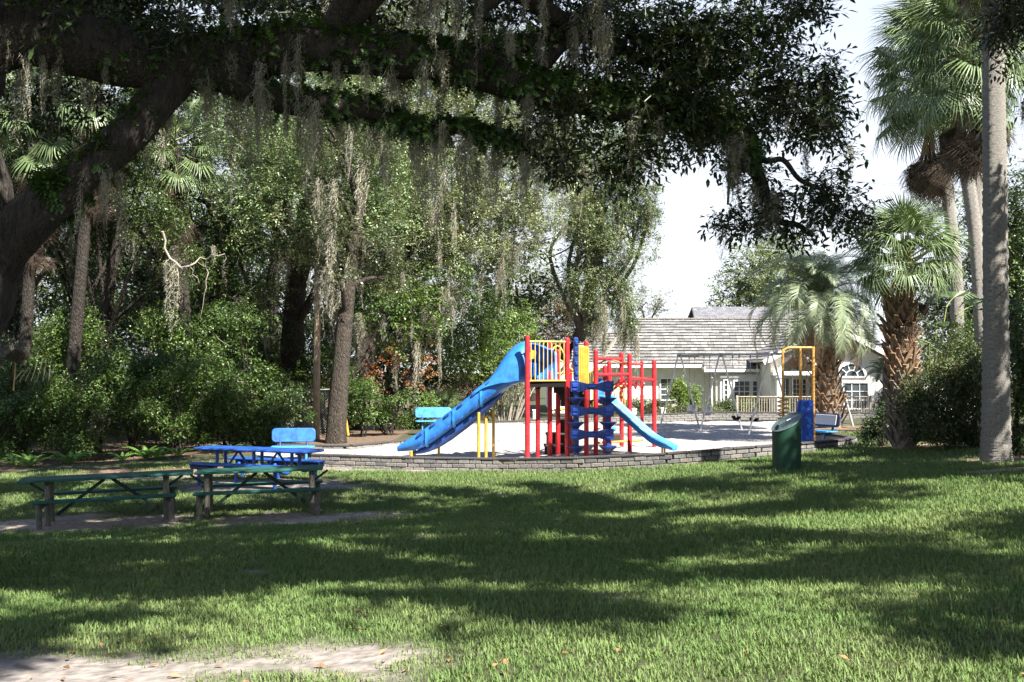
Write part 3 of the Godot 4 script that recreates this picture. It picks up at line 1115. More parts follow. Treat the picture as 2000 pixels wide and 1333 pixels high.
func leaf_mass(parent: Node3D, called: String, kind: Array, m: Material, lumps: Array, per: float, size: float, c0: Color, c1: Color, s: int, thr := -.25, freq := .55):
	# lumps: [centre, radii]; clumps fill the outer part of each, thinned by a noise so that gaps open
	var r := rg(s)
	gap.seed = s
	gap.frequency = freq
	gap.fractal_octaves = 2
	var xs := []
	var cs := []
	for k in kind.size():
		xs.append([]); cs.append([])
	for l in lumps:
		var ce: Vector3 = l[0]
		var ra: Vector3 = l[1]
		var area := pow((pow(ra.x * ra.y, 1.6) + pow(ra.x * ra.z, 1.6) + pow(ra.y * ra.z, 1.6)) / 3.0, 1.0 / 1.6) * 12.57
		var n := int(area * per)
		var tone := r.randf_range(.0, 1.0)
		for i in n:
			var dir := Vector3(r.randfn(), r.randfn(), r.randfn()).normalized()
			var f := pow(r.randf(), .45)
			var p := ce + dir * f * ra * (1.0 + gap.get_noise_3dv(dir * 3.0 + ce) * .35)
			if gap.get_noise_3dv(p) < thr:
				continue
			var sc := size * r.randf_range(.7, 1.25)
			var bs := Basis.from_euler(Vector3(r.randf_range(-.6, .6), r.randf() * TAU, r.randf_range(-.6, .6))).scaled(Vector3(sc, sc, sc))
			var v := r.randi_range(0, kind.size() - 1)
			xs[v].append(Transform3D(bs, p - parent.position))
			var t := clampf(gap.get_noise_3dv(p * 1.7 + Vector3(50, 0, 0)) * .8 + .3 + tone * .3 + r.randf_range(-.2, .2), 0, 1)
			cs[v].append(c0.lerp(c1, t))
	for v in kind.size():
		many(parent, called, kind[v], m, xs[v], cs[v])

func hang_moss(parent: Node3D, spots: Array, s: int, lmin := .5, lmax := 1.6, wide := 1.0):
	var r := rg(s)
	var xs := [[], [], []]
	var cs := [[], [], []]
	for p in spots:
		var v := r.randi_range(0, 2)
		var L := lerpf(lmin, lmax, pow(r.randf(), 1.6))
		var w := wide * r.randf_range(.6, 1.3) * (0.6 + .4 * L)
		xs[v].append(Transform3D(Basis.from_euler(Vector3(r.randf_range(-.05, .05), r.randf() * TAU, r.randf_range(-.05, .05))) * Basis.from_scale(Vector3(w, L, w)), p - parent.position))
		cs[v].append(Color(.22, .215, .165).lerp(Color(.36, .34, .275), r.randf()))
	for v in 3:
		if xs[v].size():
			many(parent, "spanish_moss", K.moss[v], M.moss, xs[v], cs[v])

func lump_moss(lumps: Array, n: int, s: int, reach := .8) -> Array:
	var r := rg(s)
	var o := []
	for k in n:
		var l: Array = lumps[r.randi_range(0, lumps.size() - 1)]
		var a := r.randf() * TAU
		var q := sqrt(r.randf()) * reach
		var ra: Vector3 = l[1]
		var ce: Vector3 = l[0]
		o.append(ce + Vector3(cos(a) * q * ra.x, -ra.y * r.randf_range(-.3, .75), sin(a) * q * ra.z))
	return o

# a tree from its foot, limbs bent towards the lumps of its crown
func tree(called: String, label: String, foot: Vector3, r0: float, top: Vector3, lumps: Array, kind: Array, m: Material, per: float, size: float, c0: Color, c1: Color, s: int, moss := 0, bark: Material = null, thr := -.25, mossl := 1.6, group := "") -> Node3D:
	var t := thing(called, label, "tree", foot, 0.0, group)
	var r := rg(s + 100)
	var b := MB.new()
	var mid := foot.lerp(top, .5) + Vector3(r.randf_range(-.4, .4), 0, r.randf_range(-.3, .3)) * (top - foot).length() * .08
	var p := smooth_path([Vector3(0, -.3, 0), Vector3(0, .25, 0), mid - foot, top - foot], 5)
	b.tube(p, smooth_radii([r0 * 1.5, r0 * 1.15, r0 * .85, r0 * .55], 5), 12, true, .09, s)
	for l in lumps:
		var ce: Vector3 = l[0] - foot
		var st: Vector3 = p[int(clampf(p.size() * r.randf_range(.55, .98), 0, p.size() - 1))]
		var bend := st.lerp(ce, .5) + Vector3(r.randf_range(-.5, .5), r.randf_range(-.2, .7), r.randf_range(-.5, .5)) * st.distance_to(ce) * .22
		var q := smooth_path([st, bend, ce], 5)
		b.tube(q, smooth_radii([r0 * .38, r0 * .25, r0 * .08], 5), 7, false, .08, s)
		for j in 4:
			var e: Vector3 = ce + Vector3(r.randf_range(-1, 1), r.randf_range(-.8, .8), r.randf_range(-1, 1)) * (l[1] as Vector3) * .8
			var o: Vector3 = q[r.randi_range(5, q.size() - 2)]
			b.tube(smooth_path([o, o.lerp(e, .5) + Vector3(0, r.randf_range(-.2, .2), 0), e], 3), smooth_radii([r0 * .13, r0 * .08, r0 * .03], 3), 5, false)
	part(t, "trunk", b.done(), bark if bark else M.bark)
	leaf_mass(t, "crown", kind, m, lumps, per, size, c0, c1, s, thr)
	if moss > 0:
		hang_moss(t, lump_moss(lumps, moss, s + 5), s + 6, .4, mossl)
	return t

func L3(px, py, d, rx, ry, rd) -> Array:
	return [at(px, py, d), Vector3(rx, ry, rd)]

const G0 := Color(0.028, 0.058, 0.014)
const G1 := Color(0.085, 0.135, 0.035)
const BLEACHED0 := Color(0.10, 0.135, 0.065)  # far leaves painted paler in place of haze and overexposure
const BLEACHED1 := Color(0.20, 0.235, 0.12)

func build_far_trees():
	make_kinds()
	var bleached0 := Color(0.10, 0.145, 0.06)  # bleaching by exposure and haze is put into the leaf colour
	var bleached1 := Color(0.20, 0.25, 0.11)
	tree("oak_tree", "green tree rising behind the shingle roof left of the feather palm", spot(16.5, 84), .3, Vector3(17, 8, -84), [L3(1475, 520, 82, 2.3, 2.2, 2.2), L3(1440, 575, 82, 2.2, 1.8, 2), L3(1520, 500, 84, 2.4, 2.4, 2.4), L3(1560, 560, 84, 3, 3, 3), L3(1500, 590, 82, 2.5, 2, 2)], K.broad, M.leaf, 6, 1.3, bleached0, bleached1, 301)
	tree("oak_tree", "pale wispy tree beyond the left end of the main tile ridge", spot(9.0, 78), .25, Vector3(9.2, 5, -78), [L3(1290, 590, 78, 1.5, 1.2, 1.5), L3(1250, 600, 78, 1.6, 1.3, 1.5), L3(1225, 560, 79, 1.5, 2.0, 1.5)], K.oak, M.leaf_dull, 5, 1.4, BLEACHED0, BLEACHED1, 302, 0, null, -.05)
	tree("oak_tree", "pale grey green tree far behind the tube slide", spot(1.5, 80), .3, Vector3(1.6, 6, -80), [L3(1040, 580, 80, 2.4, 2.2, 2), L3(1000, 615, 78, 2.2, 1.6, 2), L3(1075, 560, 82, 2, 2.2, 2), L3(960, 600, 80, 2.6, 2.5, 2), L3(1110, 600, 82, 2.6, 2, 2)], K.oak, M.leaf_dull, 6, 1.5, BLEACHED0, BLEACHED1, 303, 20, null, -.2, 2.0)
	tree("magnolia_tree", "dark magnolia with rusty undersides behind the climbing posts", spot(4.2, 66), .25, Vector3(4.1, 4.5, -66), [L3(1110, 610, 66, 1.6, 1.5, 1.5), L3(1150, 640, 66, 1.5, 1.5, 1.5), L3(1085, 650, 66, 1.6, 1.6, 1.5), L3(1130, 680, 65, 2.0, 1.3, 1.5), L3(1095, 700, 65, 1.8, 1.2, 1.4), L3(1060, 690, 65, 1.6, 1.5, 1.4)], K.broad, M.leaf, 8, 1.0, Color(.045, .065, .022), Color(.19, .12, .06), 304)
	tree("oak_tree", "broad dark tree behind the tall palms at the right edge", spot(22, 48), .35, Vector3(21.5, 8, -48), [L3(1985, 420, 46, 2.2, 2.5, 2), L3(1975, 520, 46, 2, 2.4, 2), L3(1940, 600, 46, 2.5, 2.5, 2), L3(2040, 480, 48, 3, 4, 3), L3(1880, 620, 48, 2.4, 2.2, 2), L3(1970, 660, 46, 2.5, 2, 2), L3(1860, 700, 47, 2, 1.6, 2)], K.broad, M.leaf, 8, 1.0, G0, G1, 305, 14)
	tree("oak_tree", "slender tree behind the pale palm trunk, its top just above the boot palm", spot(20, 58), .25, Vector3(20.5, 9, -58), [L3(1845, 410, 58, 1.3, .9, 1.2), L3(1890, 420, 58, 1.5, 1.3, 1.2), L3(1920, 470, 58, 1.8, 1.8, 1.5), L3(1860, 560, 58, 1.8, 1.8, 1.5), L3(1830, 600, 58, 1.8, 1.8, 1.5)], K.oak, M.leaf, 7, 1.2, Color(.05, .085, .03), Color(.12, .17, .06), 306, 8)

# ---------------------------------------------------------------- the wood on the left
func build_forest():
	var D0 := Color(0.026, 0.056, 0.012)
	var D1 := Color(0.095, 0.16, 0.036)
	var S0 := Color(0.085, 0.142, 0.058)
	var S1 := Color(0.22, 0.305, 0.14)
	# the big oak whose lit side fills the middle
	tree("oak_tree", "broad sunlit oak with silvery green crown in the middle of the wood", spot(-7.5, 38), .42, Vector3(-7.0, 8.5, -38.5),
		[L3(520, 300, 35, 2.0, 1.6, 1.6), L3(620, 340, 35, 2.0, 1.6, 1.6), L3(560, 420, 34.5, 1.9, 1.5, 1.5), L3(470, 250, 36, 1.8, 1.4, 1.6), L3(700, 300, 36, 2, 1.8, 1.6), L3(660, 430, 35, 1.7, 1.4, 1.4), L3(480, 360, 35, 1.5, 1.3, 1.3), L3(600, 200, 37, 2.4, 2, 2), L3(740, 400, 36, 1.6, 1.6, 1.5), L3(440, 160, 38, 2.4, 2.2, 2)],
		K.oak, M.leaf, 24, 1.0, S0, S1 * 1.15, 311, 70, null, -.22, 2.2)
	tree("oak_tree", "moss hung oak whose pale branches reach right over the slide", spot(-5.9, 41), .4, Vector3(-3.5, 9.5, -42),
		[L3(800, 330, 40, 2.2, 2, 1.8), L3(880, 400, 40, 2.0, 2, 1.8), L3(960, 350, 41, 2.2, 2.2, 1.8), L3(1040, 380, 41, 1.8, 2, 1.6), L3(1000, 470, 40, 1.5, 1.4, 1.4), L3(900, 500, 40, 1.6, 1.4, 1.4), L3(820, 460, 40, 1.6, 1.5, 1.4), L3(860, 250, 42, 2.6, 2.2, 2), L3(980, 240, 42, 2.6, 2.2, 2), L3(1080, 290, 43, 2.2, 1.8, 2), L3(900, 150, 44, 2.4, 1.8, 1.8), L3(1010, 140, 44, 2.2, 1.8, 1.8), L3(800, 160, 44, 2.4, 2, 1.8), L3(700, 180, 43, 2.2, 2, 1.8), L3(640, 60, 45, 3, 2.2, 2), L3(760, 40, 45, 3, 2.2, 2), L3(880, 40, 46, 2.6, 2.2, 2)],
		K.oak, M.leaf, 21, 1.0, Color(.11, .155, .07), Color(.265, .32, .165), 312, 230, null, -.2, 3.0)
	tree("oak_tree", "tall moss draped oak standing against the sky right of the wood", spot(2.8, 69), .4, Vector3(4.6, 11, -57),
		[L3(1180, 330, 52, 1.9, 2.0, 1.7), L3(1230, 400, 52, 1.5, 1.7, 1.5), L3(1170, 440, 52, 1.6, 1.8, 1.5), L3(1245, 470, 52, 1.1, 1.3, 1.1), L3(1190, 540, 52, 1.0, 1.8, 1.0), L3(1215, 600, 52, .7, 1.4, .8), L3(1150, 370, 53, 1.6, 1.5, 1.5), L3(1265, 400, 52, .9, 1.0, .9), L3(1130, 480, 53, 1.0, 1.4, 1.0), L3(1230, 640, 52, .55, .7, .6), L3(1100, 300, 53, 2, 1.8, 1.8), L3(1240, 280, 53, 1.8, 1.8, 1.7), L3(1150, 560, 51, .9, 1.3, .7), L3(1185, 500, 51, 1.3, 1.5, .9), L3(1130, 420, 51, 1.3, 1.4, .9), L3(1120, 540, 52, .8, 1.1, .7), L3(1170, 640, 51, .6, .9, .5)],
		K.oak, M.leaf, 22, 1.1, Color(.085, .13, .055), Color(.21, .27, .125), 313, 120, null, -.18, 3.2)
	tree("oak_tree", "dark leaning oak trunk with shaggy bark behind the left blue bench", spot(-5.15, 33), .27, Vector3(-4.6, 7.5, -34),
		[L3(690, 250, 34, 1.8, 1.5, 1.5), L3(655, 430, 32.4, .8, .9, .4), L3(625, 340, 32.4, .8, .9, .5), L3(660, 520, 32.5, .6, .6, .35), L3(640, 250, 32.4, 1.0, .9, .5), L3(740, 480, 34, .9, .8, .8), L3(660, 500, 34, 1.2, .8, .9), L3(760, 540, 34, .8, .6, .8), L3(640, 380, 34, 1.0, .9, .9)],
		K.oak, M.leaf, 20, .9, Color(.05, .075, .032), Color(.12, .155, .065), 314, 34, M.bark, -.2, 3.0)
	tree("oak_tree", "thin slanting tree with red and orange creeper left of the slide foot", spot(-4.3, 39), .16, Vector3(-2.3, 5.2, -39.5),
		[L3(760, 590, 38, 1.2, 1.0, 1.0), L3(820, 610, 38, 1.2, 1.1, 1.0), L3(700, 600, 37, 1.2, .9, 1.0), L3(860, 560, 39, 1.4, 1.2, 1.0), L3(790, 660, 38, 1.1, .9, .9)],
		K.broad, M.leaf, 13, .75, Color(.04, .08, .018), Color(.13, .20, .045), 315, 60, M.bark, -.25, 2.2)
	tree("shrub_tree", "bright green leafy tree between the slide top and the wood", spot(-1.3, 46), .15, Vector3(-1.2, 3.6, -46),
		[L3(900, 640, 45, 1.6, 1.3, 1.2), L3(960, 650, 45, 1.4, 1.2, 1.2), L3(850, 690, 44, 1.5, 1.0, 1.1), L3(1000, 690, 46, 1.4, 1.1, 1.2), L3(910, 710, 45, 1.4, 1.0, 1.1), L3(1010, 630, 47, 1.2, 1, 1), L3(940, 590, 46, 1.3, 1, 1)],
		K.broad, M.leaf, 13, .7, Color(.07, .13, .02), Color(.17, .26, .055), 316)
	# trunks and crowns deeper in the wood, from left to right
	var deep := [[-15.5, 35, .24, 10, "dark straight trunk at the far left of the wood behind the picnic tables"], [-12.6, 34, .2, 9, "dark narrow trunk behind the left green picnic table"], [-17.5, 39, .3, 11, "thick dark trunk deep in the wood at the far left edge"],
		[-10.2, 37, .2, 10, "bent dark trunk deep in the wood behind the pale dead branch"], [-9.0, 43, .3, 12, "dim trunk deep in the wood above the blue picnic table"], [-13.5, 44, .3, 12, "dim trunk far back in the wood left of the dead branch"], [-5.2, 47, .3, 11, "dim trunk deep in the wood between bench and slide"], [-20.0, 46, .35, 12, "dim trunk at the far back left corner of the wood"]]
	var k := 0
	for a in deep:
		var r := rg(400 + k)
		var lumps := []
		for j in 12:
			lumps.append([Vector3(a[0] + r.randf_range(-3, 3), a[3] * r.randf_range(.28, 1.1), -a[1] + r.randf_range(-2.5, 1.5)), Vector3(r.randf_range(.8, 2.0), r.randf_range(.8, 1.7), r.randf_range(.8, 1.7))])
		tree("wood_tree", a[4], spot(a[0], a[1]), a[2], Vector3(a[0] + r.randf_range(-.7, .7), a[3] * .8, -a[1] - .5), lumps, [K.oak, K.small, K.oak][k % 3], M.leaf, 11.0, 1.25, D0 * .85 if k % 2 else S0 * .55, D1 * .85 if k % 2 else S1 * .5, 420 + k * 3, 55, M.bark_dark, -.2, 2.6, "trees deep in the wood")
		k += 1
	# far back wall of the wood
	var back := []
	for j in 16:
		back.append([Vector3(-34 + j * 2.3, 3.5 + 5.0 * absf(sin(j * 1.7)), -56 + 3 * sin(j * 2.1)), Vector3(2.4, 3.6, 1.8)])
	for j in 13:
		back.append([Vector3(-27 + j * 1.75, 1.6 + .9 * sin(j * 2.7), -43 + 1.5 * sin(j * 1.9)), Vector3(1.5, 2.2, 1.0)])
		back.append([Vector3(-26 + j * 1.75, 5.0 + .9 * sin(j * 1.9), -45 + 1.5 * sin(j * 1.1)), Vector3(1.5, 2.0, 1.0)])
	for j in 14:
		back.append([Vector3(-32 + j * 2.4, 2.4 + .7 * sin(j * 3.1), -49 + 1.5 * sin(j * 1.3)), Vector3(1.9, 2.4, 1.3)])
	for j in 7:
		back.append([Vector3(-33 + j * 3.6, 11.5 + 2 * sin(j * 2.3), -57), Vector3(2.4, 2.3, 1.8)])
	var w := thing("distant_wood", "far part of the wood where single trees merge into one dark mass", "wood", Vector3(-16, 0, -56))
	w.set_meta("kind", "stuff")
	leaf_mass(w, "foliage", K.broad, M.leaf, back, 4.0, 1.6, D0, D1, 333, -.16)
	var sideL := []
	for j in 8:
		sideL.append([Vector3(-24 - (j % 2) * 3, 1.5 + 3.6 * (j % 3), -22 - j * 3.0), Vector3(2.6, 3.0, 2.4)])
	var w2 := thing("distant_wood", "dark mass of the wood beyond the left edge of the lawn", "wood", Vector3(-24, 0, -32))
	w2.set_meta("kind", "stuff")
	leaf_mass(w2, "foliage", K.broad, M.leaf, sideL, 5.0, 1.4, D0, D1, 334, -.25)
	var sideR := []
	for j in 14:
		sideR.append([Vector3(13.5 + j * 1.6 + (j % 3), 1.0 + 1.5 * (j % 3), -24 - j * 2.2 + 5.0 * (j % 2)), Vector3(2.0, 1.7, 1.6)])
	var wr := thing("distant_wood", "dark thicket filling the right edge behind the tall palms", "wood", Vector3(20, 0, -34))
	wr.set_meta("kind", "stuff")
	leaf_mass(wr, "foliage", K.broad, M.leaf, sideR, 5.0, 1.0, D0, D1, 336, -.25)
	# understorey shrubs along the edge, each its own plant
	var names := ["dark leafy wood edge shrub", "glossy green wood edge shrub", "small leaved wood edge shrub"]
	var where := [[-16.4, 31.5, 1.9, 2.6, "at the far left frame edge beside a dry palm frond"], [-14.3, 31.2, 1.5, 2.2, "left of the narrow dark trunk"], [-12.2, 31.0, 1.5, 2.4, "behind the left end of the left green table"], [-10.6, 31.6, 1.6, 3.4, "behind the middle of the left green table"], [-9.2, 31.0, 1.4, 2.8, "behind the gap between the green tables"], [-8.0, 31.8, 1.4, 3.4, "behind the left end of the blue picnic table"], [-6.9, 32.2, 1.1, 2.2, "left of the blue bench"],
		[-12.8, 33.4, 1.8, 4.4, "with its top under the dead branch, to the left"], [-10.0, 33.6, 1.7, 4.6, "just below the pale dead branch"], [-8.2, 34.2, 1.6, 4.2, "between the dead branch and the utility pole"], [-15.2, 33.5, 1.8, 4.6, "tall behind the far left shrub"], [-18.3, 33, 2.0, 4.0, "at the outermost left"], [-4.0, 36.5, .9, 1.5, "right of the yellow guy guard"], [-4.7, 35.6, .7, 1.9, "around the foot of the yellow guy guard"], [-3.4, 40.5, 1.0, 1.3, "behind the small light blue bench"], [-6.2, 37.5, 1.2, 3.4, "behind the chain link fence"]]
	k = 0
	for a in where:
		var r := rg(500 + k)
		var lumps := []
		var foot := spot(a[0], a[1])
		for j in 6:
			lumps.append([foot + Vector3(r.randf_range(-.7, .7) * a[2], a[3] * r.randf_range(.12, .85), r.randf_range(-.4, .4)), Vector3(a[2] * r.randf_range(.4, .62), a[3] * r.randf_range(.14, .24), a[2] * r.randf_range(.35, .5))])
		var t := thing("wood_shrub", names[k % 3] + " " + a[4], "shrub", foot, 0.0, "shrubs along the edge of the wood")
		var b := MB.new()
		for j in 7:
			var e: Vector3 = lumps[j % 6][0] - foot + Vector3(r.randf_range(-.2, .2), .2, .1)
			b.tube(smooth_path([Vector3(r.randf_range(-.15, .15), -.1, r.randf_range(-.1, .1)), e * Vector3(.5, .55, .5) + Vector3(r.randf_range(-.2, .2), 0, 0), e], 3), smooth_radii([.03, .022, .008], 3), 5, false)
		part(t, "stem", b.done(), M.bark_dark)
		leaf_mass(t, "foliage", [K.broad, K.oak, K.small][k % 3], M.leaf, lumps, [30.0, 27.0, 30.0][k % 3], [.55, .85, 1.15][k % 3], D0 * 1.1 if k % 3 == 0 else Color(.04, .085, .018), D1 if k % 3 == 0 else Color(.12, .21, .045), 520 + k, -.3, .9)
		k += 1
	# red creeper on the slanting tree
	var cr := thing("creeper", "red and orange autumn creeper climbing the slanting tree left of the slide", "creeper", spot(-3.9, 38.0))
	leaf_mass(cr, "leaves", K.broad, M.leaf_dull, [L3(730, 720, 37.6, .55, 1.0, .3), L3(810, 715, 37.8, .5, .9, .35), L3(770, 700, 37.6, .4, .5, .3), L3(835, 700, 37.9, .3, .7, .3)], 13, .45, Color(.20, .055, .022), Color(.30, .14, .045), 611, -.05, 1.4)
	# ferns by the lawn
	var fr := make_fern(5)
	var fspots := [[-12.9, 29.3], [-12.4, 29.0], [-14.0, 29.4], [-13.4, 29.0], [-11.6, 29.6], [-9.6, 29.6], [-9.2, 29.3], [-8.8, 29.7], [-10.2, 29.5], [-15.0, 29.2], [-7.6, 30.2]]
	k = 0
	var proto: Node3D = null
	var words := ["at the left frame edge", "first right of the frame edge", "leftmost in the row", "second in the left row", "between the two rows", "leftmost of the right row", "amid the right row", "ending the right row", "just left of the right row", "half cut by the left frame edge", "near the blue table"]
	for a in fspots:
		var r := rg(640 + k)
		if proto == null:
			proto = thing("fern", "bright green fern at the foot of the wood " + words[k], "fern", spot(a[0], a[1]), 0.0, "ferns at the foot of the wood")
			for j in 11:
				part(proto, "frond", fr, M.leaf, Transform3D(Basis(Vector3.UP, j * 2.4) * Basis(Vector3(1, 0, 0), -r.randf_range(.1, .6)), Vector3.ZERO))
		else:
			copy_of(proto, spot(a[0], a[1]), r.randf() * TAU, "bright green fern at the foot of the wood " + words[k]).scale = Vector3.ONE * r.randf_range(.8, 1.25)
		k += 1
	# pale dead branch
	var db := thing("dead_branch", "pale bare dead branch hanging in front of the dark wood", "branch", at(330, 450, 31.5))
	var o := db.position
	var b2 := MB.new()
	for q in [[[316, 452, .075], [322, 470, .07], [320, 484, .066], [331, 505, .06], [343, 513, .058], [352, 523, .052], [368, 520, .05], [380, 514, .045], [390, 503, .04], [402, 507, .04], [412, 500, .03]], [[402, 507, .04], [400, 520, .038], [406, 533, .034], [401, 548, .03], [402, 562, .025], [397, 578, .012]], [[368, 520, .035], [376, 527, .03], [374, 536, .027], [385, 543, .024], [388, 553, .015]], [[404, 507, .03], [413, 497, .026], [424, 500, .022], [438, 496, .018], [441, 505, .013], [436, 513, .007]], [[352, 523, .02], [362, 530, .014], [360, 541, .007]], [[331, 505, .02], [322, 512, .014], [318, 524, .007]], [[385, 512, .015], [396, 520, .01], [410, 523, .005]], [[398, 575, .015], [395, 600, .012], [390, 622, .006]], [[410, 500, .025], [414, 494, .02], [412, 482, .01]]]:
		var pp := []
		var rr := []
		for w3 in q:
			pp.append(at(w3[0], w3[1], 31.5 + sin(w3[0] * .1) * .25) - o)
			rr.append(w3[2] * .5)
		b2.tube(pp, rr, 7, true, .2, int(q[0][0]))
	part(db, "limb", b2.done(), M.dead_wood)
	# dry palm frond lying at the left edge
	var dry := thing("dry_frond", "dry tan palm frond drooping at the left edge beside the trunk", "palm frond", at(25, 760, 29))
	part(dry, "blade", make_fan(91, true), M.frond, Transform3D(Basis.from_euler(Vector3(1.9, .6, 0)).scaled(Vector3(.95, .95, .95)), Vector3.ZERO))
	var tw := MB.new()
	for j in 7:
		tw.tube([Vector3(.15 * j, .2, 0), Vector3(.3 + .12 * j, .5 + .07 * j, .1)], [.014, .005], 5)
	part(dry, "twig", tw.done(), M.dead_wood)

func make_fern(s: int) -> ArrayMesh:
	var r := rg(s)
	var b := MB.new()
	b.col = Color(.13, .24, .05)
	var p := Vector3.ZERO
	for k in 14:
		var f := k / 14.0
		var q := p + Vector3(0, .05 * (1 - f * 1.1), -.028 - f * .02)
		var w := .11 * (1.0 - f) * (0.5 + minf(f * 4, .5))
		for sd: float in [-1.0, 1.0]:
			b.tri(p, q, p.lerp(q, .8) + Vector3(sd * w, -.01, -.02))
		p = q
	return b.done()

# ---------------------------------------------------------------- the great live oak over the lawn
func build_live_oak():
	var o := thing("live_oak", "great live oak at the left whose ferny moss hung limbs arch over the lawn", "tree", spot(-5.8, 11))
	var O := o.position
	var b := MB.new()
	var limb := func(q: Array, sides: int, lump: float, s: int) -> Array:
		var pp := []
		var rr := []
		for w in q:
			pp.append(at(w[0], w[1], w[2]) - O)
			rr.append(w[3])
		var sp := smooth_path(pp, 5)
		b.tube(sp, smooth_radii(rr, 5), sides, true, lump, s)
		return sp
	# trunk and the two arms that leave it
	b.tube(smooth_path([Vector3(0, -.5, 0), Vector3(-.02, .1, 0), Vector3(.05, 1.2, 0), at(-125, 700, 11) - O, at(-72, 560, 11) - O, at(-60, 430, 11) - O, at(-95, 250, 11) - O, at(-60, 120, 11) - O], 6), smooth_radii([.85, .62, .52, .49, .47, .44, .38, .34], 6), 20, true, .07, 3)
	var A = limb.call([[-70, 560, 11, .42], [0, 480, 11, .30], [70, 415, 11, .235], [160, 335, 11.2, .21], [240, 270, 11.4, .20], [300, 205, 11.6, .20], [350, 140, 11.8, .22]], 14, .06, 5)
	var B = limb.call([[-110, 330, 11, .34], [-60, 110, 11, .36], [40, 60, 11.2, .36], [150, 85, 11.4, .33], [300, 120, 11.7, .31], [450, 112, 12, .28], [600, 92, 12, .26], [760, 105, 12.2, .25], [900, 125, 12.4, .23], [1050, 170, 12.6, .21], [1200, 205, 12.9, .18], [1350, 228, 13.1, .15], [1430, 250, 13.2, .12], [1470, 315, 13.2, .09], [1500, 390, 13.2, .06]], 14, .07, 7)
	var C = limb.call([[330, 120, 11.8, .2], [430, 145, 11.9, .19], [540, 190, 12, .16], [640, 207, 12.1, .15], [720, 212, 12.3, .12], [780, 235, 12.4, .085], [840, 256, 12.5, .075], [900, 250, 12.6, .07], [960, 268, 12.7, .062], [1020, 288, 12.8, .05], [1062, 312, 12.8, .03]], 10, .08, 9)
	var Dl = limb.call([[860, 115, 12.3, .13], [960, 95, 12.6, .11], [1050, 78, 12.8, .10], [1110, 50, 13, .09], [1180, 10, 13.2, .08], [1260, -60, 13.4, .08]], 9, .06, 11)
	limb.call([[1040, 150, 12.6, .1], [1090, 95, 12.9, .08], [1130, 75, 13, .07], [1200, 60, 13.2, .05]], 8, .06, 12)
	limb.call([[940, 20, 12.2, .06], [1000, -20, 12.4, .12], [1100, 40, 12.8, .10], [1180, 85, 13, .08], [1300, 130, 13.3, .06], [1420, 150, 13.5, .035]], 8, .06, 13)
	limb.call([[1440, 262, 13.2, .07], [1490, 312, 13.2, .04], [1530, 312, 13.2, .032], [1562, 350, 13.2, .03], [1610, 372, 13.2, .02]], 7, .06, 14)
	limb.call([[1500, 385, 13.2, .05], [1520, 430, 13.2, .04], [1560, 440, 13.2, .035], [1590, 462, 13.2, .02]], 7, .06, 15)
	limb.call([[1430, 330, 13.2, .02], [1425, 360, 13.2, .018], [1422, 400, 13.2, .012]], 6, .0, 16)
	limb.call([[1330, 230, 13.1, .05], [1420, 190, 13.2, .04], [1520, 170, 13.4, .03], [1600, 160, 13.5, .015]], 7, .06, 17)
	limb.call([[760, 110, 12.2, .06], [735, 60, 12.1, .05], [720, 10, 12, .05], [700, -60, 12, .05]], 7, .06, 18)
	limb.call([[1330, 235, 13.1, .05], [1250, 260, 13.2, .035], [1180, 290, 13.2, .02]], 7, .06, 19)
	# limbs that carry the crown above the picture
	var r := rg(77)
	for e in [[-2, 9, 6], [2, 10, 8], [5, 10, 10], [-5, 11, 14], [-3, 10, 20], [3, 11, 12], [-8, 10, 20], [-9, 9, 9], [0, 11, 3]]:
		var st: Vector3 = at(-60, 130, 11) - O if e[0] < 1 else B[int(B.size() * .45)]
		var en := Vector3(e[0], e[1], -e[2]) - O
		b.tube(smooth_path([st, st.lerp(en, .5) + Vector3(0, .8, 0), en], 6), smooth_radii([.13, .09, .04], 6), 9, false, .07, 3)
	part(o, "trunk", b.done(), M.bark_dark)
	# leaves that the picture shows, dark against the sky
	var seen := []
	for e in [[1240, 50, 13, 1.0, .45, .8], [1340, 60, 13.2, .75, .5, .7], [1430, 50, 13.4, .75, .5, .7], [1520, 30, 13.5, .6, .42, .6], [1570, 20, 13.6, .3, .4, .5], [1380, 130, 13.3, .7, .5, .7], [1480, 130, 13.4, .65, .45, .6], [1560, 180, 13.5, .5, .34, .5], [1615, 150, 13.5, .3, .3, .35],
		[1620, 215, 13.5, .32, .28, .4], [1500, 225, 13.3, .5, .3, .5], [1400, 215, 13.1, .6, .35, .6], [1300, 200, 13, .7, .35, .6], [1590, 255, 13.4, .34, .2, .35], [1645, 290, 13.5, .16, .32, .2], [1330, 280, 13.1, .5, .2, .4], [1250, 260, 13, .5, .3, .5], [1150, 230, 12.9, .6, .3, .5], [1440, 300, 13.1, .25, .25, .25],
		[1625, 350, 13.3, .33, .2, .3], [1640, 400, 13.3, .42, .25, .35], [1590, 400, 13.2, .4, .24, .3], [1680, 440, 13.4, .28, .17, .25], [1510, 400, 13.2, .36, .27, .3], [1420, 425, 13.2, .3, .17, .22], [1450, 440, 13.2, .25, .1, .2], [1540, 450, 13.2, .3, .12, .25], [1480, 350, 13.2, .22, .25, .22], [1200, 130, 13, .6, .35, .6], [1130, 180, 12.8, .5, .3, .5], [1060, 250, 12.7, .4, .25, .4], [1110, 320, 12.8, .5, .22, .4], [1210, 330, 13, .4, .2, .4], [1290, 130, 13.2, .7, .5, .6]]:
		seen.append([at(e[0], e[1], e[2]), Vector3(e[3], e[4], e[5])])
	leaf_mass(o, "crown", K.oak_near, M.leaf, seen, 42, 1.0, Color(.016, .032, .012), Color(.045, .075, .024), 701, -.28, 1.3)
	var upper_left := []
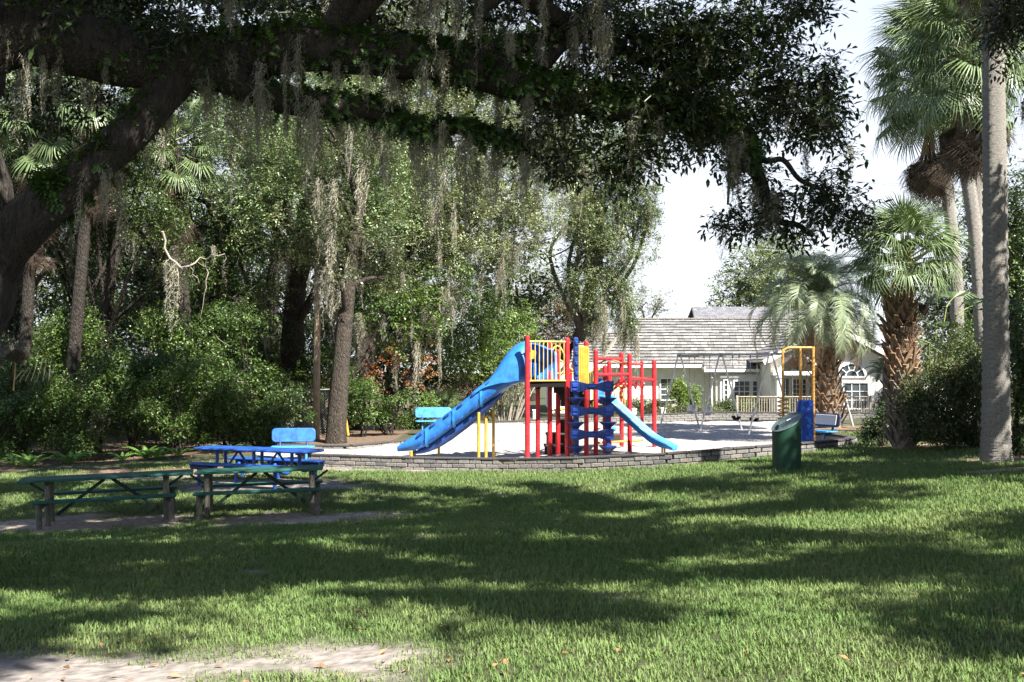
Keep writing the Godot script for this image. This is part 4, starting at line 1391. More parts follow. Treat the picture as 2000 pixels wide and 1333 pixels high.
	for e in [[60, 10, 11.5, .9, .3, .6], [250, 0, 12, 1, .35, .7], [430, -10, 12.3, 1, .3, .8], [600, 0, 12.5, 1, .35, .8], [760, -5, 12.8, 1, .35, .8], [900, 10, 13, .9, .3, .7], [1040, 0, 13, .9, .35, .7], [500, 60, 13.2, .9, .3, .5], [680, 50, 13.4, .9, .3, .5], [150, 150, 13.2, .8, .4, .5], [60, 190, 13, .7, .4, .5], [340, 60, 11.2, .8, .25, .3], [200, 40, 11.0, .8, .25, .3], [300, 20, 12.5, 1.2, .3, .6], [1150, 10, 13.2, .8, .4, .6]]:
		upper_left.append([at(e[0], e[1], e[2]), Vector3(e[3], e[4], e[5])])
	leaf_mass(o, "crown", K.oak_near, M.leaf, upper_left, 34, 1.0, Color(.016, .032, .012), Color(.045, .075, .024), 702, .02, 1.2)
	# the rest of the crown, over the picture and over the camera; it shades the lawn
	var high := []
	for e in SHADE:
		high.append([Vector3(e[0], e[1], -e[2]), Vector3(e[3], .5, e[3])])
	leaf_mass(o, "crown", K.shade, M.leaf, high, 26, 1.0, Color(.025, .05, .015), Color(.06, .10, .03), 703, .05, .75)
	# ferns along the limbs
	var fx := []
	var fc := []
	var fern := make_resurrection(8)
	for path in [[B, 5000, .29], [A, 1300, .2], [C, 600, .14], [Dl, 220, .1]]:
		var P: Array = path[0]
		for k in path[1]:
			var f := r.randf() * (P.size() - 6.0)
			if path[2] == .2: f = maxf(f, 12.0)
			var p: Vector3 = (P[int(f)] as Vector3).lerp(P[int(f) + 1], f - int(f))
			var an := r.randf_range(-2.4, 2.4)
			if nz.get_noise_2d(f * 2.2, an * 2.0 + path[1]) < -.12: continue
			var rad: float = path[2] * (1.0 - .5 * f / P.size()) * .95
			var side := Vector3(0, cos(an), sin(an))
			var bs := Basis.from_euler(Vector3(an * .6 + r.randf_range(-.5, .5), r.randf() * TAU, r.randf_range(-.4, .4)))
			var sc := r.randf_range(.9, 1.7)
			fx.append(Transform3D(bs.scaled(Vector3(sc, sc, sc)), p + side * rad))
			fc.append(Color(.028, .058, .014).lerp(Color(.085, .155, .035), pow(r.randf(), 1.6)))
	many(o, "resurrection_fern", fern, M.leaf, fx, fc)
	# moss: long grey tresses under every limb
	var spots := []
	for path in [[B, 95], [C, 46], [A, 14], [Dl, 26]]:
		var P: Array = path[0]
		for k in path[1]:
			var f := r.randf() * (P.size() - 2.0)
			if path[1] == 14: f = maxf(f, P.size() * .55)
			spots.append(O + (P[int(f)] as Vector3) + Vector3(r.randf_range(-.15, .15), r.randf_range(-.2, .1), r.randf_range(-.3, .3)))
	hang_moss(o, spots, 711, .3, 1.3, .75)
	spots = []
	for k in 62:     # a curtain from twigs above the frame
		spots.append(at(r.randf_range(330, 1190), r.randf_range(-60, 70), r.randf_range(11.6, 13.6)))
	hang_moss(o, spots, 712, .35, 1.1, .75)
	spots = lump_moss(seen, 46, 713, .7)
	hang_moss(o, spots, 714, .3, .9, .7)
	spots = []
	for k in 16:
		spots.append(at(r.randf_range(1415, 1455), r.randf_range(225, 300), r.randf_range(13.0, 13.4)))
	for k in 6:
		spots.append(at(r.randf_range(1490, 1515), r.randf_range(370, 410), 13.2))
	hang_moss(o, spots, 715, .35, .75, 1.1)
	spots = []
	for k in 20:
		spots.append(at(r.randf_range(600, 1100), r.randf_range(190, 330), r.randf_range(13.2, 16)))
	hang_moss(o, spots, 716, .5, 1.6, .8)
	# the neighbour behind the camera to the right, known by its shade and the twigs at the top right
	var t := tree("live_oak", "dark oak twigs and moss entering at the top right corner over the palms", spot(14.5, 7.0), .45, Vector3(13.5, 8, -8), SHADE2(), K.shade, M.leaf, 17.0, 1.0, Color(.025, .05, .015), Color(.06, .10, .03), 721, 12, M.bark_dark, -.05)
	var tl := [L3(1985, 60, 15.5, .5, .5, .5), L3(2030, 30, 15.5, .6, .5, .5), L3(1965, 10, 15.5, .3, .2, .3), L3(2010, 190, 15.5, .35, .25, .3)]
	leaf_mass(t, "crown", K.oak_near, M.leaf, tl, 40, 1.0, Color(.016, .032, .012), Color(.05, .08, .024), 722, -.2, 1.2)
	hang_moss(t, lump_moss(tl, 14, 723), 724, .3, .7, .7)

const SHADE := [[-3, 10.5, 4, 2.6], [1, 11, 2, 2.4], [4.5, 11.2, 4, 2.2], [-1, 10.5, 8, 2.5], [3.2, 11, 8.5, 2.3], [7, 11, 7, 2.2], [-5, 10, 12.5, 2.4], [-1, 10.8, 12, 2.2], [3, 10.5, 12.2, 2.1], [6.8, 10.5, 11.5, 2.0], [-8.5, 9.5, 17, 2.4], [-4.6, 9.8, 17.2, 2.3], [-1.3, 10.2, 16.2, 1.6], [-10, 9.6, 22.5, 2.4], [-6, 10.4, 22, 2.2],
	[-1.2, 11.2, 24.2, 1.6, .7], [-4.6, 11.2, 25.3, 1.8, .8], [-8, 11, 25, 2.2], [-11.5, 10.8, 26, 2.2], [-3, 10.8, 21, 1.8], [2.4, 10.2, 15.4, 1.7], [5.6, 10.2, 14.4, 1.5], [9.8, 10.5, 9.5, 1.9], [9.3, 10.3, 13.2, 1.4], [-7, 10, 7, 2.4], [-11, 9, 12, 2.4], [9.8, 11.5, 3.5, 2.2], [1.5, 11.5, -3, 2.2], [7, 11.3, 4.2, 2.0], [2, 11, 5.2, 1.9], [-2.5, 10.5, 10, 2.0], [.5, 10.6, 6.4, 1.8], [-7.5, 10, 14.5, 2.0], [6.5, 11.5, 1.0, 1.3], [9.8, 11.5, .2, 1.5], [3.0, 11.3, .2, 1.2], [12.5, 11, -.5, 1.4]]

func SHADE2() -> Array:
	var o := []
	for e in [[12.5, 9.5, 6, 2.1], [15, 9, 10, 2.2], [12.2, 9.4, 12.6, 1.9], [15.8, 9, 14.5, 2.2], [13.0, 8.8, 17.0, 1.8], [15.2, 9, 17.6, 1.6], [17, 8.5, 19, 2.2], [17.5, 9, 5, 2.4], [13, 10.5, 1, 2.4], [11.0, 8.9, 15.2, 1.5], [15.0, 8.2, 22, 1.9], [18.5, 8, 25, 2.2]]:
		o.append([Vector3(e[0], e[1], -e[2]), Vector3(e[3], 1.0, e[3])])
	return o

func make_resurrection(s: int) -> ArrayMesh:
	var r := rg(s)
	var b := MB.new()
	for k in 5:
		var an := r.randf() * TAU
		var dir := Vector3(cos(an), r.randf_range(.1, .7), sin(an)).normalized()
		var p := Vector3.ZERO
		var L := r.randf_range(.10, .18)
		var tone := r.randf_range(.8, 1.25)
		b.col = Color(tone, tone, tone)
		for j in 6:
			var f := j / 6.0
			var q := p + dir * L / 6.0
			dir = (dir + Vector3(0, -.16, 0)).normalized()
			var sd := dir.cross(Vector3.UP).normalized() * (.042 * (1.0 - f * .8))
			b.tri(p, q, p + sd + dir * .012)
			b.tri(q, p, p - sd + dir * .012)
			p = q
	return b.done()

# ---------------------------------------------------------------- palms
func make_fan(s: int, dead := false, petiole := .75, R := .85, sag := .42) -> ArrayMesh:    # a fan frond growing along -z
	var r := rg(s)
	var b := MB.new()
	var live := Color(.115, .165, .07)
	var brown := Color(.085, .064, .05)
	b.col = Color(.36, .25, .14) if dead else Color(.17, .20, .07)
	b.tube([Vector3(0, 0, .05), Vector3(0, .02, -petiole * .5), Vector3(0, 0, -petiole)], [.022, .015, .010], 5, false)
	var n := 38
	var spread := 1.15 if dead else 2.1
	var c := Vector3(0, 0, -petiole)
	var dth := spread * 2.0 / n
	for k in n:
		var th := lerpf(-spread, spread, (k + .5) / n)
		var L := R * (1.0 - .28 * pow(absf(th) / 2.1, 2)) * r.randf_range(.88, 1.06)
		var dir := Vector3(sin(th), 0, -cos(th))
		var up := Vector3(0, 1, 0)
		var side := dir.cross(up)
		var tone := r.randf_range(.75, 1.3)
		b.col = (brown if dead else live) * tone
		b.col.a = 1
		var droop := (.9 if dead else sag) * r.randf_range(.6, 1.4)
		var w1 := tan(dth * .5) * L * .45 * .82
		var p1 := c + dir * L * .45 + up * (L * .05 - absf(sin(th)) * -.06)
		var p2 := c + dir * L * .76 + up * (L * .0 - droop * .16) + side * r.randf_range(-.02, .02)
		var p3 := c + dir * L * .93 + up * (-droop * .5) + side * r.randf_range(-.05, .05)
		b.tri(c, p1 + side * w1 + up * .012, p1 - up * .006)
		b.tri(c, p1 - up * .006, p1 - side * w1 + up * .012)
		b.quad(p1 - side * w1, p1 + side * w1, p2 + side * w1 * .55, p2 - side * w1 * .55)
		b.tri(p2 - side * w1 * .55, p2 + side * w1 * .55, p3)
	return b.done()

func make_feather(s: int, L := 2.0, arch := 1.9, dead := false) -> ArrayMesh:    # a feather frond growing along -z and arching over
	var r := rg(s)
	var b := MB.new()
	var n := 44
	var p := Vector3.ZERO
	var an := .75
	var pts := [p]
	var stem := Color(.25, .26, .13) if not dead else Color(.30, .22, .15)
	for k in n:
		an -= arch / n * (0.5 + 1.2 * k / n)
		p += Vector3(0, sin(an), -cos(an)) * L / n
		pts.append(p)
	b.col = stem
	var rr := []
	for k in pts.size():
		rr.append(lerpf(.02, .004, float(k) / n))
	b.tube(pts, rr, 5, false)
	for k in range(6, n):
		var f := float(k) / n
		var t: Vector3 = (pts[k + 1] - pts[k]).normalized()
		var up := Vector3(1, 0, 0).cross(t).normalized()
		if up.y < 0: up = -up
		for sd: float in [-1.0, 1.0]:
			for q in (1 if dead else 2):
				var l := L * .25 * sin(PI * clampf(f * .9 + .12, 0, 1)) * r.randf_range(.8, 1.15) + .06
				var dir := (Vector3(sd, 0, 0) * .8 + up * r.randf_range(.2, .65) + t * .75).normalized()
				var o: Vector3 = (pts[k] as Vector3).lerp(pts[k + 1], q * .5)
				var tone := r.randf_range(.75, 1.3)
				b.col = (Color(.25, .18, .125) if dead else Color(.19, .24, .14)) * tone
				b.col.a = 1
				if dead:
					dir = (dir + Vector3(0, -1.6, 0)).normalized()
				var w := t * (.006 if dead else .009)
				var m := o + dir * l * .55 + Vector3(0, -l * .06, 0)
				var e := o + dir * l * .9 + Vector3(0, -l * (.32 if not dead else .5), 0)
				b.quad(o - w, o + w, m + w, m - w)
				b.tri(m - w, m + w, e)
	return b.done()

func make_boot(s: int) -> ArrayMesh:     # an old split leaf base, an upturned V on the trunk
	var r := rg(s)
	var b := MB.new()
	for sd: float in [-1.0, 1.0]:
		var a := Vector3(sd * .105, 0, .0)
		var c := Vector3(sd * .02, .25, .085 + r.randf_range(0, .03))
		var dv := c - a
		var bs := Basis.looking_at(dv, Vector3(0, 0, 1))
		b.box((a + c) * .5, Vector3(.062, .026, dv.length() + .03), bs, .008)
	b.box(Vector3(0, .29, .115), Vector3(.085, .11, .03), Basis.from_euler(Vector3(.45, 0, r.randf_range(-.15, .15))), .008)
	return b.done()

func palm_trunk(parent: Node3D, path: Array, radii: Array, m: Material, ridges := .05):
	var p := smooth_path(path, 14)
	var rr := smooth_radii(radii, 14)
	var q := []
	var qr := []
	for k in p.size() - 1:
		for j in 5:
			q.append((p[k] as Vector3).lerp(p[k + 1], j / 5.0))
			qr.append(lerpf(rr[k], rr[k + 1], j / 5.0) * (1.0 + ridges * (float(j) / 4.0 - .5) + ridges * .35 * sin(k * 12.9898 + j * 4.1)))
	q.append(p[-1]); qr.append(rr[-1])
	var b := MB.new()
	b.tube(q, qr, 18, true, .04, 4)
	part(parent, "trunk", b.done(), m)

func boots(parent: Node3D, foot: Vector3, top: Vector3, r0: float, r1: float, n: int, kinds: Array, s: int, grey_below := .25):
	var r := rg(s)
	for k in n:
		var f := (k + .5) / n
		var an := k * 2.399 + r.randf_range(-.12, .12)
		var rad := lerpf(r0, r1, f)
		var p := foot.lerp(top, f) + Vector3(sin(an), 0, cos(an)) * rad * .93
		var sc := r.randf_range(.85, 1.2)
		var bs := Basis(Vector3.UP, an) * Basis(Vector3(1, 0, 0), r.randf_range(.05, .3)) * Basis.from_scale(Vector3(sc, sc * r.randf_range(.85, 1.2), sc))
		part(parent, "leaf_base", kinds[k % kinds.size()], M.boot_grey if f < grey_below else M.boot, Transform3D(bs, p))

func fan_crown(parent: Node3D, ctr: Vector3, n: int, live: Array, dry: Array, s: int, dead_n := 0, scale := 1.0, lo := -40.0, spread_y := .3):
	var r := rg(s)
	for k in n + dead_n:
		var dead := k >= n
		var f := float(k) / n
		var el := lerpf(86, lo, pow(f, .85)) + r.randf_range(-9, 9)
		if dead: el = r.randf_range(-88, -70)
		var az := k * 2.399 + r.randf_range(-.25, .25)
		var sc := scale * r.randf_range(.85, 1.12)
		var bs := Basis(Vector3.UP, az) * Basis(Vector3(1, 0, 0), deg_to_rad(el)) * Basis(Vector3(0, 0, 1), r.randf_range(-.45, .45))
		var p := ctr + Vector3(0, spread_y * (.6 - (1.4 if dead else f)) * scale - (r.randf_range(0, .7) if dead else 0.0), 0) + Vector3(-sin(az), 0, -cos(az)) * .08
		part(parent, "dry_frond" if dead else "frond", dry[k % dry.size()] if dead else live[k % live.size()], M.frond, Transform3D(bs.scaled(Vector3(sc, sc, sc)), p))

func build_palms():
	var live := [make_fan(1), make_fan(2), make_fan(3)]
	var soft := [make_fan(4, false, .85, .9, .85), make_fan(5, false, .95, .9, .7), make_fan(6, false, .8, .85, 1.0)]
	var dry := [make_fan(11, true), make_fan(12, true), make_fan(13, true)]
	var bootk := [make_boot(1), make_boot(2), make_boot(3)]
	var r := rg(900)
	# the near tall trunk at the right, its crown above the frame
	var foot := spot(8.42, 19.6)
	var t := thing("palm_tree", "tall grey ringed palm trunk standing nearest at the right, crown above the picture", "palm tree", foot)
	palm_trunk(t, [Vector3(0, -.3, 0), Vector3(0, .35, 0), Vector3(.02, 2.5, 0), at(1944, 300, 19.6) - foot, at(1940, 0, 19.6) - foot, at(1936, -140, 19.6) - foot], [.34, .25, .215, .20, .175, .15], M.palm_bark, .07)
	fan_crown(t, at(1936, -170, 19.6) - foot, 30, live, dry, 901, 4, 1.2)
	# two tall palms whose shaggy crowns merge
	foot = spot(11.9, 28)
	t = thing("palm_tree", "tall palm with leaning dark trunk and shaggy crown just left of the nearest trunk", "palm tree", foot)
	palm_trunk(t, [Vector3(0, -.3, 0), Vector3(-.15, 1.5, 0), at(1914, 560, 28) - foot, at(1903, 430, 28) - foot, at(1888, 320, 28) - foot, at(1880, 180, 28) - foot], [.24, .19, .17, .165, .17, .2], M.palm_bark, .06)
	fan_crown(t, at(1880, 120, 28) - foot, 70, soft, dry, 903, 24, 1.08, -48, 1.0)
	foot = spot(13.6, 34)
	t = thing("palm_tree", "tall palm with pale straight trunk and the leftmost of the high shaggy crowns", "palm tree", foot)
	palm_trunk(t, [Vector3(0, -.3, 0), Vector3(-.1, 1.5, 0), at(1868, 520, 34) - foot, at(1853, 380, 34) - foot, at(1848, 250, 34) - foot], [.25, .2, .18, .18, .2], M.palm_bark, .06)
	fan_crown(t, at(1815, 150, 34) - foot, 80, soft, dry, 905, 26, 1.25, -50, 1.5)
	foot = spot(12.9, 30.0)
	t = thing("palm_tree", "slim pale palm trunk half hidden behind the nearest trunk", "palm tree", foot)
	palm_trunk(t, [Vector3(0, -.3, 0), Vector3(-.1, 1.5, 0), at(1914, 560, 30) - foot, at(1911, 320, 30) - foot, at(1915, 120, 30) - foot], [.2, .16, .14, .14, .14], M.palm_bark, .06)
	fan_crown(t, at(1925, 70, 30) - foot, 44, live, dry, 907, 18, 1.3, -45, .8)
	# the palm with boots in the middle right
	foot = spot(8.3, 24)
	t = thing("palm_tree", "cabbage palm with thick criss cross boots on its trunk before the house gable", "palm tree", foot)
	var top := at(1757, 585, 24) - foot
	palm_trunk(t, [Vector3(.06, -.3, 0), Vector3(.06, .3, 0), Vector3(.03, 1.3, 0), top], [.27, .235, .22, .21], M.boot_grey, .03)
	boots(t, Vector3(.06, .05, 0), top + Vector3(0, .1, 0), .24, .235, 150, bootk, 909, .42)
	fan_crown(t, at(1768, 512, 24) - foot, 56, soft, dry, 911, 3, .76, -36, .45)
	# the feather palm by the swings
	foot = spot(8.75, 31)
	t = thing("palm_tree", "feather palm with grey green arching fronds and hanging dry ones beside the swing set", "palm tree", foot)
	top = at(1604, 640, 31) - foot
	palm_trunk(t, [Vector3(0, -.3, 0), Vector3(0, .3, 0), Vector3(-.06, 1.4, 0), top], [.36, .31, .25, .24], M.boot_grey, .05)
	boots(t, Vector3(0, .05, 0), top, .33, .26, 110, bootk, 913, .1)
	var fe := [make_feather(1, 2.5, 2.5), make_feather(2, 2.35, 2.7), make_feather(3, 2.6, 2.2)]
	var fd := [make_feather(4, 1.8, 1.2, true), make_feather(5, 1.6, 1.4, true)]
	var c := at(1600, 610, 31) - foot
	for k in 60:
		var f := k / 60.0
		var el := lerpf(62, -38, pow(f, .8)) + r.randf_range(-7, 7)
		var az := k * 2.399
		part(t, "frond", fe[k % 3], M.frond, Transform3D((Basis(Vector3.UP, az) * Basis(Vector3(1, 0, 0), deg_to_rad(el)) * Basis(Vector3(0, 0, 1), r.randf_range(-.3, .3))).scaled(Vector3.ONE * r.randf_range(.82, 1.02)), c + Vector3(0, .3 * (1 - f), 0)))
	for k in 20:
		var az := k * 2.399 + .6
		part(t, "dry_frond", fd[k % 2], M.frond, Transform3D(Basis(Vector3.UP, az) * Basis(Vector3(1, 0, 0), deg_to_rad(r.randf_range(-95, -70))), c + Vector3(-sin(az) * .35, -.1, -cos(az) * .35)))
	var sp := []
	var scs := []
	for k in 130:
		var an := r.randf() * TAU
		var y := r.randf_range(1.6, 2.9)
		sp.append(Transform3D(Basis.from_euler(Vector3(r.randf_range(-.8, .3), an, 0)).scaled(Vector3.ONE * r.randf_range(.7, 1.2)), Vector3(sin(an) * .25 - .08, y, cos(an) * .25)))
		scs.append(Color(.9, 1, .8))
	many(t, "fern_fringe", make_fern(22), M.leaf, sp, scs)
	# small fan palms
	foot = spot(9.9, 26.5)
	t = thing("fan_palm", "young fan palm with broad pleated leaves right of the booted trunk", "palm", foot)
	for q in [[1830, 640, .5, .9], [1850, 600, -.6, 1.0], [1815, 670, 1.2, .8], [1870, 615, -1.0, .95], [1840, 690, .2, .7], [1860, 660, 2.6, .8], [1800, 640, 1.8, .8]]:
		var tip := at(q[0], q[1], 26.3 + sin(q[0])) - foot
		var bs := Basis(Vector3.UP, q[2]) * Basis(Vector3(1, 0, 0), .35)
		part(t, "frond", live[int(q[0]) % 3], M.frond, Transform3D(bs.scaled(Vector3.ONE * q[3]), tip))
		var b := MB.new()
		b.col = Color(.2, .22, .08)
		b.tube([Vector3(0, .1, 0), tip * Vector3(.4, .6, .4), tip], [.025, .02, .015], 5, false)
		part(t, "leaf_stalk", b.done(), M.litter)
	foot = spot(-2.75, 43)
	t = thing("fan_palm", "pale green young fan palm behind the straight part of the tube slide", "palm", at(862, 800, 43))
	for k in 12:
		part(t, "frond", live[k % 3], M.frond, Transform3D((Basis(Vector3.UP, k * 2.4) * Basis(Vector3(1, 0, 0), r.randf_range(.5, 1.3))).scaled(Vector3.ONE * .85), Vector3(0, -.2, 0)))
	foot = spot(16.9, 51)
	t = thing("fan_palm", "light green feathery dwarf palm to the right of the half round window", "palm", foot)
	var sm := make_feather(31, 1.05, 1.6)
	for k in 22:
		part(t, "frond", sm, M.frond, Transform3D(Basis(Vector3.UP, k * 2.399) * Basis(Vector3(1, 0, 0), lerpf(.9, -.5, k / 22.0)), Vector3(0, 1.9, 0)))
	palm_trunk(t, [Vector3(0, -.2, 0), Vector3(0, .9, 0), Vector3(0, 1.9, 0)], [.12, .1, .1], M.boot_grey, .05)
	# palms inside the wood, their dead skirts hanging
	var wood := [[-12.9, 32.5, 190, 150, "palm inside the wood behind the oak limb with a long skirt of dead fronds"], [-14.4, 33, 70, 250, "palm at the far left of the wood with dead fronds hugging its trunk"], [-9.9, 35, 340, 290, "palm in the wood with an orange brown head above the dead branch"]]
	for a in wood:
		foot = spot(a[0], a[1])
		t = thing("palm_tree", a[4], "palm tree", foot, 0.0, "palms inside the wood")
		var hd := at(a[2], a[3], a[1])
		palm_trunk(t, [Vector3(0, -.3, 0), (hd - foot) * .5, hd - foot], [.2, .17, .17], M.bark_dark, .05)
		fan_crown(t, hd - foot, 26, live, dry, 920 + int(a[1]), 34, 1.15, -45, 1.2)
		for k in 26:
			var az := k * 2.399
			part(t, "dry_frond", dry[k % 3], M.frond, Transform3D(Basis(Vector3.UP, az) * Basis(Vector3(1, 0, 0), deg_to_rad(r.randf_range(-88, -75))), (hd - foot) + Vector3(0, -r.randf_range(.4, 3.0), 0)))

# ---------------------------------------------------------------- shrubs on the right and before the house
func bush(called: String, label: String, foot: Vector3, lumps: Array, kind: Array, per: float, size: float, c0: Color, c1: Color, s: int, m: Material, group := ""):
	var t := thing(called, label, "shrub", foot, 0.0, group)
	var r := rg(s)
	var b := MB.new()
	for l in lumps:
		var e: Vector3 = l[0] - foot
		b.tube(smooth_path([Vector3(r.randf_range(-.1, .1), -.1, 0), e * Vector3(.5, .5, .5) + Vector3(r.randf_range(-.1, .1), 0, .05), e], 3), smooth_radii([.03, .022, .01], 3), 5, false)
	part(t, "stem", b.done(), M.bark_dark)
	leaf_mass(t, "foliage", kind, m, lumps, per, size, c0, c1, s, -.32, .9)
	return t

func around(foot: Vector3, w: float, h: float, n: int, s: int) -> Array:
	var r := rg(s)
	var o := []
	for k in n:
		o.append([foot + Vector3(r.randf_range(-.6, .6) * w, h * lerpf(.18, .8, float(k) / n), r.randf_range(-.35, .35) * w), Vector3(w * r.randf_range(.4, .55), h * r.randf_range(.17, .25), w * r.randf_range(.35, .5))])
	return o

func build_shrubs():
	var D0 := Color(0.022, 0.05, 0.014)
	var D1 := Color(0.075, 0.125, 0.04)
	var f := spot(8.35, 25.4)
	bush("dark_shrub", "round dark green shrub left of the booted palm trunk", f, around(f + Vector3(-.05, 0, 0), .46, 1.05, 7, 1), K.oak, 55, .75, D0, Color(.07, .12, .04), 801, M.leaf)
	f = spot(9.6, 23.2)
	bush("dark_shrub", "large fine leaved dark shrub between booted palm and nearest trunk", f, [L3(1830, 790, 23.2, .7, .6, .6), L3(1880, 800, 23.2, .6, .6, .6), L3(1860, 740, 23.4, .55, .45, .5), L3(1900, 750, 23.2, .5, .5, .5), L3(1815, 830, 23, .5, .3, .5), L3(1870, 845, 23, .7, .3, .5), L3(1910, 700, 23.6, .4, .35, .4), L3(1795, 770, 23.4, .4, .4, .4)], K.small, 60, .9, Color(.042, .072, .028), Color(.125, .16, .065), 802, M.leaf_dull)
	f = spot(9.4, 20.9)
	bush("dark_shrub", "tall green shrub cut by the right frame edge behind the nearest trunk", f, [L3(1975, 700, 20.9, .4, .5, .4), L3(1990, 780, 20.9, .4, .5, .4), L3(1980, 850, 20.8, .35, .3, .4), L3(1985, 620, 21.2, .4, .4, .4), L3(2030, 720, 21, .5, .7, .5), L3(2040, 840, 21, .5, .4, .5)], K.oak, 55, .8, Color(.03, .06, .015), Color(.10, .16, .04), 803, M.leaf)
	f = spot(11.6, 29)
	bush("green_shrub", "bright yellow green bush beneath the young fan palm", f, [L3(1870, 700, 29, .9, .6, .7), L3(1840, 730, 28.6, .7, .5, .6), L3(1895, 660, 29.4, .6, .6, .6), L3(1900, 740, 29, .6, .6, .6)], K.oak, 40, .85, Color(.06, .11, .025), Color(.16, .22, .06), 804, M.leaf)
	# before the house
	f = spot(8.0, 52)
	bush("round_shrub", "round light green shrub before the long wall of the house", f, around(f, 1.0, 1.85, 9, 5), K.oak, 34, 1.0, Color(.10, .17, .03), Color(.21, .30, .075), 805, M.leaf)
	f = spot(6.0, 53)
	bush("hedge", "clipped dark hedge left of the round shrub under the house wall", f, [[f + Vector3(-1.2, .4, 0), Vector3(.8, .42, .4)], [f + Vector3(0, .42, 0), Vector3(.8, .42, .4)], [f + Vector3(1.0, .4, 0), Vector3(.7, .42, .4)]], K.small, 60, 1.1, Color(.04, .075, .02), Color(.11, .16, .05), 806, M.leaf)
	f = spot(7.9, 50.5)
	bush("hedge", "low pale clipped hedge in front of the round shrub", f, [[f + Vector3(-.9, .26, 0), Vector3(.7, .26, .3)], [f + Vector3(0, .26, 0), Vector3(.7, .26, .3)], [f + Vector3(.9, .26, 0), Vector3(.7, .26, .3)]], K.small, 60, 1.0, Color(.09, .12, .045), Color(.19, .22, .09), 807, M.leaf)
	f = spot(10.4, 55.5)
	bush("hedge", "small dark clipped bush below the bay window", f, [[f + Vector3(.1, .45, 0), Vector3(.6, .42, .4)], [f + Vector3(.7, .4, 0), Vector3(.5, .4, .4)]], K.small, 60, 1.1, Color(.035, .065, .02), Color(.10, .14, .045), 808, M.leaf)
	f = spot(12.2, 56)
	bush("hedge", "light green plants behind the left part of the railing", f, [[f + Vector3(-.4, .5, 0), Vector3(.6, .5, .4)], [f + Vector3(.6, .4, 0), Vector3(.6, .4, .4)], [f + Vector3(1.3, .6, 0), Vector3(.4, .6, .4)]], K.oak, 40, .8, Color(.09, .15, .03), Color(.19, .26, .07), 809, M.leaf)
	f = spot(17.0, 50)
	bush("dry_shrub", "tan and green loose shrub under the dwarf palm by the railing end", f, [[f + Vector3(0, .8, 0), Vector3(.8, .5, .5)], [f + Vector3(.7, 1.0, 0), Vector3(.6, .5, .5)], [f + Vector3(-.5, .6, 0), Vector3(.5, .4, .4)]], K.small, 50, 1.1, Color(.16, .15, .08), Color(.29, .25, .15), 810, M.leaf_dull)
	# pale bare stemmed shrub behind the tube slide
	f = spot(-.3, 47)
	var t := thing("crape_myrtle", "pale bare multi stemmed shrub behind the red posts of the tower", "shrub", f)
	var r := rg(41)
	var b := MB.new()
	for k in 26:
		var x := r.randf_range(-1.1, 1.1)
		var b0 := Vector3(x * .45, -.1, r.randf_range(-.2, .2))
		var m0 := Vector3(x * .8 + r.randf_range(-.2, .2), 1.0, r.randf_range(-.3, .3))
		var e0 := Vector3(x * 1.3 + r.randf_range(-.4, .4), r.randf_range(1.7, 2.5), r.randf_range(-.4, .4))
		b.tube(smooth_path([b0, m0, e0], 4), smooth_radii([.04, .026, .008], 4), 5, false)
		for j in 3:
			var s0: Vector3 = m0.lerp(e0, r.randf())
			b.tube([s0, s0 + Vector3(r.randf_range(-.5, .5), r.randf_range(.2, .6), r.randf_range(-.2, .2))], [.013, .004], 4, false)
	part(t, "stem", b.done(), M.dead_wood)
	leaf_mass(t, "foliage", K.small, M.leaf_dull, [L3(985, 715, 47, 1.0, .35, .5), L3(940, 740, 47, .9, .4, .5), L3(1020, 740, 47, .8, .4, .5)], 16, 1.0, Color(.22, .15, .10), Color(.38, .28, .20), 811, .0)
	f = spot(-2.0, 46.5)
	bush("dry_shrub", "brownish twiggy shrub above the straight part of the tube slide", f, [L3(925, 745, 46.5, .8, .5, .5), L3(890, 770, 46.5, .7, .5, .5), L3(960, 770, 46.5, .6, .5, .5)], K.small, 34, 1.0, Color(.17, .13, .075), Color(.33, .26, .17), 812, M.leaf_dull)

